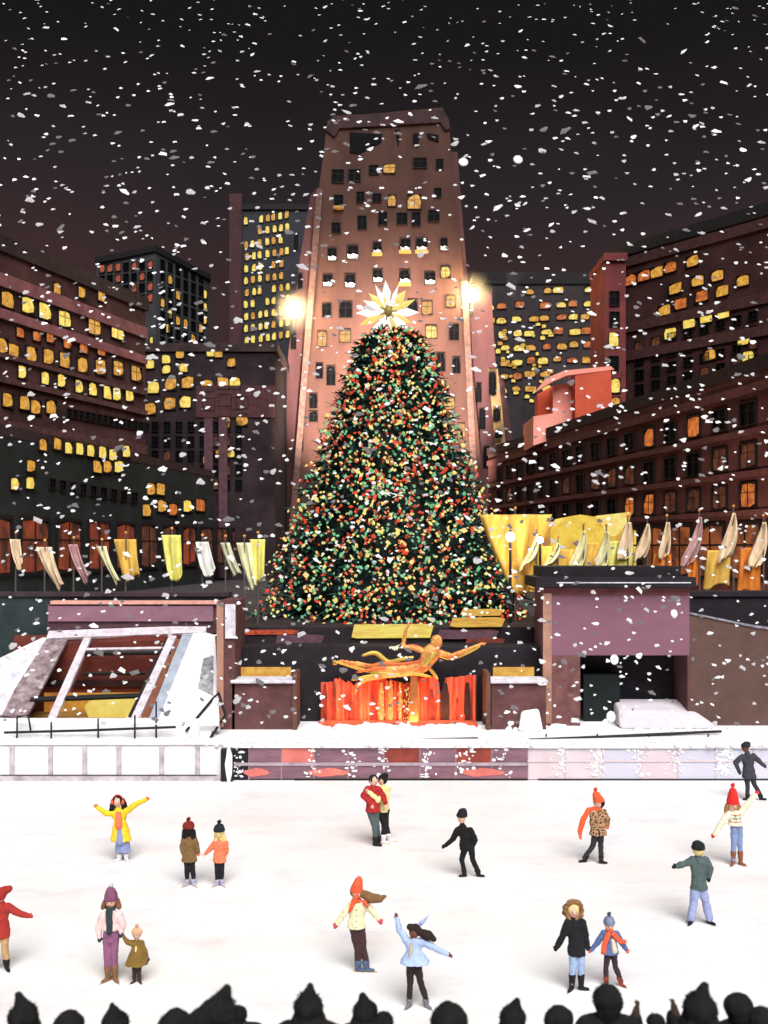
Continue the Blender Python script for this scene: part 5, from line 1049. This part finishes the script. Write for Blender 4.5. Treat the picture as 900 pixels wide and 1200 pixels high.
person('woman in cream jacket and tall orange hat with brown hair blowing sideways', (425, 1139), (418, 1046), 6.2,
       dict(neck=(418, 1056), sl=(411.5, 1060), sr=(426, 1060), el=(403, 1071), er=(436, 1067), hl=(395, 1083), hr=(444, 1078), hip=(419, 1088), kl=(418.5, 1110), kr=(425, 1110), al=(420, 1132), ar=(430, 1131)), look='fr',
       coat=CREAM, hem=((418, 1087), 11), armw=1.1, trousers=K('dark_brown_trousers', lin(70, 48, 48)), legw=1.15, boots=(K('steel_blue_skate', lin(84, 102, 128)), .12), blade=GOLDB, toes=('r', 'r'),
       hat=(K('orange_wool', lin(240, 100, 62)), (421, 1027), 'tall', None), hair=(K('chestnut_hair', lin(132, 96, 62)), [[(424, 1047, 4.5), (434, 1052, 6), (444, 1053, 4.5), (451, 1050, 1.6)]]), mitt=K('rose_red_mitten', lin(206, 80, 88)), scarf=(K('orange_wool', lin(240, 100, 62)), [[(414, 1048, 2.6), (409, 1057, 3), (405, 1066, 1.6)], [(422, 1054, 2.2), (426, 1060, 2)]]))
def swing(root, Q, s, u, hc, hr, d):
    g = MB(); pts = [(487, 1094), (495, 1086), (504, 1077)]
    for a_, b_, w0, w1 in ((0, 1, 3.2, 2.6), (1, 2, 2.6, 1.0)): g.capsule(Q(None, pts[a_]) + Vector((0, .16, 0)), w0 * s, Q(None, pts[b_]) + Vector((0, .2, 0)), w1 * s, flat=.5)
    g.build('swinging_hood', K('sky_blue_coat', lin(178, 198, 240)), root, voxel=.014)
person('dancing skater in a flared sky blue coat with one hand thrown up', (489, 1181), (485, 1093), 6.0,
       dict(neck=(485, 1101), sl=(477, 1103), sr=(494, 1103), el=(468, 1090), er=(511, 1112), hl=(465, 1076), hr=(524, 1118), hip=(485, 1130), kl=(480.5, 1152), kr=(493, 1152), al=(480, 1175), ar=(500, 1172)), look='fl', skin=SKIND,
       coat=K('sky_blue_coat', lin(178, 198, 240)), hem=((486, 1128), 18), armw=1.2, inner=(K('taupe_top', lin(190, 178, 168)), (485, 1104), (485, 1122), 3.2), trousers=K('black_brown_trousers', lin(50, 38, 40)), boots=(K('grey_skate', lin(120, 120, 128)), .08), blade=STEEL, toes=('fl', 'fr'),
       hair=(K('dark_curly_hair', (.03, .018, .016)), [[(481, 1086, 3.8), (488, 1086, 4), (493, 1092, 4.5), (502, 1096, 6), (509, 1100, 3)]]), barehands=True, extra=swing)
LEO = bpy.data.materials.new('leopard_cloth'); LEO.use_nodes = True; tt = LEO.node_tree; pb = tt.nodes['Principled BSDF']; vo = tt.nodes.new('ShaderNodeTexVoronoi'); vo.inputs['Scale'].default_value = 13; cr = tt.nodes.new('ShaderNodeValToRGB'); tcn = tt.nodes.new('ShaderNodeTexCoord')
cr.color_ramp.interpolation = 'CONSTANT'; cr.color_ramp.elements[0].color = (.03, .02, .015, 1); cr.color_ramp.elements[1].position = .34; cr.color_ramp.elements[1].color = lin(190, 150, 110) + (1,); e_ = cr.color_ramp.elements.new(.62); e_.color = lin(120, 84, 56) + (1,)
tt.links.new(tcn.outputs['Object'], vo.inputs[0]); tt.links.new(vo.outputs[0], cr.inputs[0]); tt.links.new(cr.outputs[0], pb.inputs['Base Color']); pb.inputs['Roughness'].default_value = .9
person('skater in a leopard spotted coat and orange hat with an orange scarf trailing behind', (696, 1011), (701, 940), 5.6,
       dict(neck=(701, 948), sl=(695, 952), sr=(708, 952), el=(694, 963), er=(712, 960), hl=(695, 972), hr=(712, 967), hip=(701, 976), kl=(695, 991), kr=(704, 992), al=(685, 1004), ar=(703.5, 1006)), look='l',
       depth=dict(hl=.1, ar=-.1), coat=LEO, hem=((701, 978), 10.5), trousers=K('charcoal_trousers', lin(52, 50, 54)), boots=(K('black_boot', (.014, .013, .014)), .10), blade=STEEL, toes=('l', 'r'),
       hat=(K('bright_orange_wool', lin(246, 98, 56)), (698, 925), 'tall', K('bright_orange_wool', lin(246, 98, 56))), hair=(K('black_hair', (.012, .010, .010)), [[(705, 940, 3), (705, 945, 2.5)]]), mitt=K('orange_mitten', lin(242, 110, 66)), scarf=(K('bright_orange_wool', lin(246, 98, 56)), [[(702, 947, 2.6), (695, 949, 3), (689, 960, 3.4), (685, 974, 3), (686, 982, 1.4)]]))
def stripes(root, Q, s, u, hc, hr, d):
    for j, (y, c) in enumerate(((954, lin(206, 70, 70)), (958, lin(96, 112, 160)), (962, lin(214, 90, 84)))):
        cen = Q(None, (861, y)); g = MB(); n = 22; rx, ry = (.157 + .004 * j) * u, (.126 + .004 * j) * u
        for k in range(n):
            a_ = 2 * PI * k / n
            if k % 3 == 2: continue
            b_ = a_ + 2 * PI / n; g.capsule(cen + Vector((rx * math.cos(a_), ry * math.sin(a_), .01 * (k % 2))), .011 * u, cen + Vector((rx * math.cos(b_), ry * math.sin(b_), .01 * ((k + 1) % 2))), .011 * u, 5)
        g.build('knit_stripe', K('stripe%s' % 'abc'[j], c), root, smooth=True)
person('girl in striped cream sweater and jeans with a tall red bobble hat', (864, 1014), (859, 943), 5.9,
       dict(neck=(860, 951), sl=(853, 954), sr=(868, 952), el=(845, 965), er=(877, 941), hl=(837, 978), hr=(886, 931), hip=(863, 970), kl=(860, 986), kr=(867, 985), al=(859, 1007), ar=(868, 1004)),
       coat=K('cream_sweater', lin(246, 236, 206)), hem=((861.5, 967), 9.2), trousers=K('light_denim', lin(132, 152, 192)), boots=(K('russet_boot', lin(140, 84, 56)), .26), blade=STEEL,
       hat=(REDW, (859, 920), 'tall', REDW), hair=(K('honey_hair', lin(170, 126, 84)), [[(853.5, 944, 3.2), (852, 952, 3.2), (854, 957, 2)], [(865, 944, 3.2), (867, 952, 3.2), (865, 957, 2)]]), mitt=REDW, extra=stripes)
person('distant skater in a dark grey coat gliding away near the right end of the barrier', (880, 938), (873.5, 876), 4.4,
       dict(neck=(876, 883), sl=(870, 887), sr=(883, 886), el=(862, 893), er=(890, 892), hl=(866, 904), hr=(895, 897), hip=(878, 908), kl=(876, 920), kr=(884, 919), al=(876, 933), ar=(892, 929)), look='l', skin=SKIND,
       coat=K('graphite_coat', lin(64, 64, 72)), hem=((878, 912), 8.5), trousers=K('graphite_trousers', lin(56, 56, 64)), boots=(K('charcoal_boot', lin(40, 38, 42)), .09), blade=STEEL, toes=('l', 'r'), hat=(K('deep_grey_wool', lin(44, 46, 50)), (876, 869), 'bean', None), mitt=K('graphite_mitten', lin(52, 50, 56)))
person('boy seen from behind in a grey green pullover and baggy lilac blue trousers', (819, 1083), (818, 996), 6.4,
       dict(neck=(818, 1004), sl=(811, 1008), sr=(827, 1008), el=(803, 1012), er=(832, 1018), hl=(793, 1015), hr=(831, 1028), hip=(819, 1042), kl=(813, 1056), kr=(827, 1056), al=(810, 1075), ar=(831, 1075)), look='b',
       coat=K('grey_green_pullover', lin(86, 100, 100)), hem=((819, 1042), 9.8), trousers=K('lilac_denim', lin(158, 168, 208)), legw=1.35, boots=(K('black_boot', (.014, .013, .014)), .12), blade=STEEL, toes=('fl', 'fr'), hat=(K('ink_wool', (.014, .016, .02)), 985, 'bean', None), hair=(K('blond_hair', lin(238, 214, 140)), [[(820, 1000, 3), (822, 1001, 2)]]), mitt=K('ink_mitten', (.012, .012, .014)))
def furhood(root, Q, s, u, hc, hr, d):
    g = MB(); rr = random.Random(2); 
    for k in range(70):
        a_ = 2 * PI * k / 70 + rr.uniform(-.1, .1); R_ = hr * rr.uniform(1.15, 1.5)
        c = hc + Vector((math.cos(a_) * R_, rr.uniform(-.04, .06), math.sin(a_) * R_ * 1.05)); g.ell(c, hr * rr.uniform(.26, .42), 7, 5)
    g.ell(hc + Vector((0, hr * .7, 0)), (hr * 1.3, hr * .8, hr * 1.3), 12, 8)
    g.build('fur_hood', K('tawny_fur', lin(158, 118, 82), var=.3, bump=1), root, voxel=.014)
person('woman in a black parka with a big tawny fur hood and light blue jeans', (676, 1161), (672, 1067), 6.6,
       dict(neck=(672.5, 1076), sl=(665.5, 1082), sr=(682, 1082), el=(660, 1096), er=(686, 1096), hl=(653, 1109), hr=(688, 1108), hip=(676, 1112), al=(670, 1154), ar=(681, 1152)),
       coat=K('black_parka', (.014, .014, .018)), hem=((676, 1119), 10.5), trousers=K('pale_denim', lin(160, 182, 216)), boots=(K('black_boot', (.014, .013, .014)), .24), blade=STEEL, toes=('fl', 'r'), hair=(K('blond_hair', lin(238, 214, 140)), [[(667.5, 1069, 2.4), (667, 1080, 2.2)], [(677, 1069, 2.2), (678, 1079, 1.8)]]), mitt=K('ink_mitten', (.012, .012, .014)), extra=furhood)
person('child in a blue jacket and orange scarf with a grey striped bobble hat', (716, 1156), (714, 1084), 5.6,
       dict(neck=(714.5, 1090.5), sl=(707, 1094), sr=(722, 1094), el=(699, 1106), er=(729, 1105), hl=(693, 1113), hr=(734, 1113), hip=(716, 1116), kl=(710, 1133), kr=(721, 1133), al=(710.5, 1149), ar=(728, 1147)),
       coat=K('denim_blue_jacket', lin(92, 110, 156)), hem=((715, 1117), 10.5), inner=(K('cream_panel', lin(226, 208, 184)), (717, 1100), (719, 1112), 3.2), trousers=K('plum_black', lin(62, 50, 58)), boots=(K('rust_boot', lin(142, 62, 44)), .15), blade=STEEL, toes=('fl', 'fr'), hat=(K('blue_grey_wool', lin(128, 136, 164)), 1071, 'bean', K('slate_wool', lin(84, 88, 104))),
       scarf=(K('orange_wool', lin(240, 100, 62)), [[(711, 1093, 3), (707, 1104, 3), (706, 1113, 3)], [(718, 1093, 3), (726, 1101, 2.6), (731, 1101, 2.2)]]), mitt=K('orange_mitten', lin(242, 110, 66)), vox=.013)

# ------------------------------------------------------------------ spectators in the foreground, backs to us, only heads show
SPC = [(27, 1166, 6.0, 19, 'hood', 'dark spectator in a shaggy hood at the bottom left corner'), (80, 1187, 6.4, 17, 'cap', 'low dark spectator head just right of the shaggy hood at the bottom left'), (135, 1177, 6.6, 17, 'hood', 'dark spectator between the plum dressed woman and the pointed hood below'),
       (205, 1186, 5.9, 20, 'cap', 'dark spectator leaning left of the big slanting hood'), (258, 1157, 5.6, 22, 'big', 'dark spectator with the biggest slanting hood at the bottom left'), (279, 1181, 6.9, 10, 'cap', 'small dark head just right of the biggest slanting hood'),
       (361, 1155, 6.1, 19, 'hood', 'dark spectator with a pointed hood left of bottom centre'), (428, 1166, 6.9, 16, 'hood', 'dark spectator with a narrow shaggy hood below the tall orange hat woman'), (450, 1188, 6.9, 11, 'cap', 'small dark head right below bottom centre'),
       (526, 1178, 6.0, 21, 'cap', 'round dark spectator head right of the dancing skater'), (601, 1172, 6.8, 17, 'hood', 'blurred dark spectator between the round head and the low beret'), (655, 1181, 6.5, 16, 'cap', 'low dark spectator head with a flat beret below the fur hooded woman'),
       (712, 1156, 6.6, 17, 'cap', 'tall dark spectator below the child in the orange scarf'), (745, 1178, 6.9, 8, 'arm', 'dark spectator raising a hand right of the tall one'), (789, 1175, 6.9, 9, 'arm', 'dark spectator raising a mitten left of the broad hood'),
       (820, 1154, 6.1, 22, 'hood', 'dark spectator with a broad pointed hood at the bottom right'), (866, 1166, 6.8, 16, 'cap', 'dark spectator with ruffled hair near the bottom right corner'), (893, 1182, 6.3, 15, 'cap', 'dark spectator cut by the bottom right corner')]
for i, (px, py, Y, hw, kind, lb) in enumerate(SPC):
    r = random.Random(100 + i); s = Y / F; fl = 3.4; zt = CAM_Z - (py - HY) * s
    x = (px - HX) * s; root = empty('person', (x, Y, fl), lb, 'person', 'dark spectators along the near edge of the rink')
    H = zt - fl
    if kind == 'arm': H = 1.12
    u = max(H, .9) / 1.72; hr = min(.125, hw * s); hc = Vector((x, Y, fl + H - hr * 1.02)); g = MB()
    if kind == 'arm': hc.x += .16 if i == 13 else -.14; hc.z = fl + 1.0
    up = Vector((0, 0, 1))
    if kind in ('hood', 'big'): hr *= .88; hc.z -= hr * .35
    nk = hc - up * hr * 1.3; b2 = Vector((hc.x, Y, 0))
    g.ell(hc, (hr * .85, hr * .9, hr), 14, 10); g.capsule(hc, .05, nk - up * .05, .055); hip = Vector((hc.x, Y, fl + .86 * u)); g.capsule(nk - up * .12, .12 * u, hip, .12 * u)
    for q in (-1, 1):
        sh = nk + Vector((q * .17 * u, 0, -.06 * u)); g.capsule(nk, .06, sh, .06)
        ah = Vector((x, Y - .02, zt - .03)) if (kind == 'arm' and q == (-1 if i == 13 else 1)) else Vector((hc.x + q * .2 * u, Y - .1, fl + .8 * u))
        e_ = sh.lerp(ah, .5) + Vector((q * .04, 0, 0)); g.capsule(sh, .055, e_, .045); g.capsule(e_, .045, ah, .032)
        for k in range(4): g.capsule(ah, .014, ah + (ah - e_).normalized() * (.08 + .01 * (k % 2)) + Vector(((k - 1.5) * .02, 0, 0)), .010, 6)
        lg = Vector((hc.x + q * .09, Y, fl + .05)); g.capsule(hip + Vector((q * .08, 0, 0)), .085 * u, lg, .045); g.capsule(lg, .045, lg + Vector((0, .14, -.01)), .04)
    g.build('body', K('shadow_skin', (.06, .035, .03)), root, voxel=.02)  # silhouette shade is painted into the skin colour
    g = MB()
    for q in (-1, 1):
        sh = nk + Vector((q * .17 * u, 0, -.07 * u)); g.capsule(nk - up * .02, .075, sh, .085)
        ah = Vector((x, Y - .02, zt - .10)) if (kind == 'arm' and q == (-1 if i == 13 else 1)) else Vector((hc.x + q * .2 * u, Y - .1, fl + .86 * u)); e_ = sh.lerp(ah, .5) + Vector((q * .04, 0, 0)); g.capsule(sh, .08, e_, .065); g.capsule(e_, .065, ah, .052)
    g.cone([(Vector((hc.x, Y, fl + .55 * u)), .27 * u, .2), (Vector((hc.x, Y, fl + 1.0 * u)), .22 * u, .17), (nk - up * .12, .18 * u, .14), (nk + up * .0, .09, .09)], 20)
    g.build('coat', CHAR, root, voxel=.018)
    g = MB()
    if kind in ('hood', 'big'):
        lean = r.uniform(-.4, .4) * hr; tipv = hc + up * hr * 1.45 + Vector((lean, 0, 0)); low = nk - up * .16
        g.ell(hc, (hr * 1.02, hr * 1.1, hr * 1.0), 14, 10); g.capsule(hc - up * .3 * hr, hr * .98, low, hr * 2.1); g.capsule(hc + up * .3 * hr, hr * .82, tipv, hr * .26)
        if kind == 'big': g.capsule(hc, hr * 1.0, hc + Vector((-.28, 0, -.17)), hr * .75); g.capsule(hc + Vector((-.28, 0, -.17)), hr * .75, hc + Vector((-.62, 0, -.36)), hr * .6)
        nm = 'hood'
    else: g.ell(hc + up * hr * .12, (hr * 1.04, hr * 1.08, hr * 1.0), 14, 10); g.capsule(hc - up * hr * .3 + Vector((0, -hr * .2, 0)), hr * .85, nk, hr * .7); nm = 'hair' if i % 2 else 'hat'
    hd_ = g.build(nm, CHAR, root, voxel=.009); q = MB()
    for k in range(200 if kind != 'arm' else 60):
        v = Vector((r.gauss(0, 1), r.gauss(0, 1), abs(r.gauss(0, 1)) - .3)).normalized(); m_ = .97
        c = hc + Vector((v.x * hr * m_, v.y * hr * m_, v.z * hr * m_ + hr * .06)); d_ = (v + Vector((r.uniform(-.6, .6), r.uniform(-.6, .6), r.uniform(-.9, .2)))).normalized(); s1 = d_.cross(Vector((0, 1, .1))).normalized() * .004; ln = r.uniform(.008, .026)
        q.add([c - s1, c + s1, c + d_ * ln, c + d_ * .002 + Vector((0, .005, 0))], [(0, 1, 2), (1, 3, 2), (3, 0, 2)])
    tag(q.build('fur' if nm == 'hood' else 'fuzz', CHAR, hd_), kind='stuff')

# ------------------------------------------------------------------ falling snow
r = random.Random(77); FM = [M('flake_white', (.92, .91, .93), rough=.95, var=.03), M('flake_pale', (.50, .48, .50), rough=.95, var=.1), M('flake_dim', (.17, .155, .16), rough=.95, var=.1)]
protos = []
for k in range(9):
    g = MB(); n = r.randint(4, 7); a0 = r.uniform(0, 6); pts = []
    for j in range(n):
        a_ = a0 + 2 * PI * j / n + r.uniform(-.4, .4); q = r.uniform(.45, 1.25); pts.append(Vector((math.cos(a_) * q * (1.25 if k % 3 else .95), 0, math.sin(a_) * q * .8)))
    vs = pts + [Vector((0, -.16, 0)), Vector((0, .16, 0))]; fs = [(j, (j + 1) % n, n) for j in range(n)] + [((j + 1) % n, j, n + 1) for j in range(n)]
    me = MB(); me.add(vs, fs); protos.append(me)
def flakes(n, seed, big):
    rr = random.Random(seed); res = []
    while len(res) < n:
        px, py = rr.uniform(-60, 960), rr.uniform(-40, 850); Y = rr.uniform(10, 27)
        top = max(0, 1 - py / 130)
        if rr.random() < .25 and py < 120: pass
        q = rr.random(); sz = (rr.uniform(3.0, 5.0) if big else rr.uniform(1.5, 3.1)) * (1 - .25 * top)
        c = 0 if q < .55 + .3 * top else (1 if q < .75 else 2)
        if c: sz *= 1.25
        res.append((W(px, py, Y), sz * Y / F, c, rr.randrange(9), rr.uniform(-.7, .7), 1 - .35 * top, Y))
    return res
g = MB()
for p, sz, c, k, a_, fl_, Y in flakes(2900, 5, False):
    Rm = Matrix.Rotation(R(-32), 3, 'X') @ Matrix.Rotation(a_, 3, 'Y'); g.add([p + Rm @ Vector((v[0] * sz, v[1] * sz, v[2] * sz * fl_)) for v in protos[k].v], protos[k].f, c)
tag(g.build('falling_snow', FM, recalc=True), 'fine snowflakes drifting through the whole night air above the square', 'snow', kind='stuff')
pm = {}
for p, sz, c, k, a_, fl_, Y in flakes(290, 6, True):
    if (k, c) not in pm:
        t_ = MB(); t_.v, t_.f, t_.m = protos[k].v, protos[k].f, protos[k].m; o = t_.build('snowflake', FM[c]); pm[(k, c)] = o
    else: o = pm[(k, c)].copy(); C.objects.link(o)
    o.location = p; o.scale = (sz, sz, sz * fl_); o.rotation_euler = (R(-32), a_, 0)
    tag(o, ['bright white snowflake falling through the dark air', 'pale grey snowflake falling through the dark air', 'faint dim snowflake falling through the dark air'][c], 'snowflake', 'large snowflakes falling in front of the square')
for (px, py, rr_, lb) in ((607, 187, 6, 'big round white snowflake beside the top right of the tower'), (543, 190, 6, 'big round white snowflake touching the right edge of the tower'), (720, 773, 5.5, 'big white snowflake above the kiosk doorway'), (716, 840, 6, 'big oval white snowflake over the lower kiosk doorway'), (801, 843, 5, 'big white snowflake in front of the lilac snow mound'), (790, 719, 4.5, 'big white snowflake at the upper right of the kiosk front')):
    Y = 14; q = MB(); q.ell((0, 0, 0), 1, 12, 8); o = q.build('snowflake', FM[0], smooth=True); o.location = W(px, py, Y); k = rr_ * Y / F; o.scale = (k * .95, k * .35, k * 1.25); o.rotation_euler = (R(-34), .35, 0); tag(o, lb, 'snowflake', 'large snowflakes falling in front of the square')
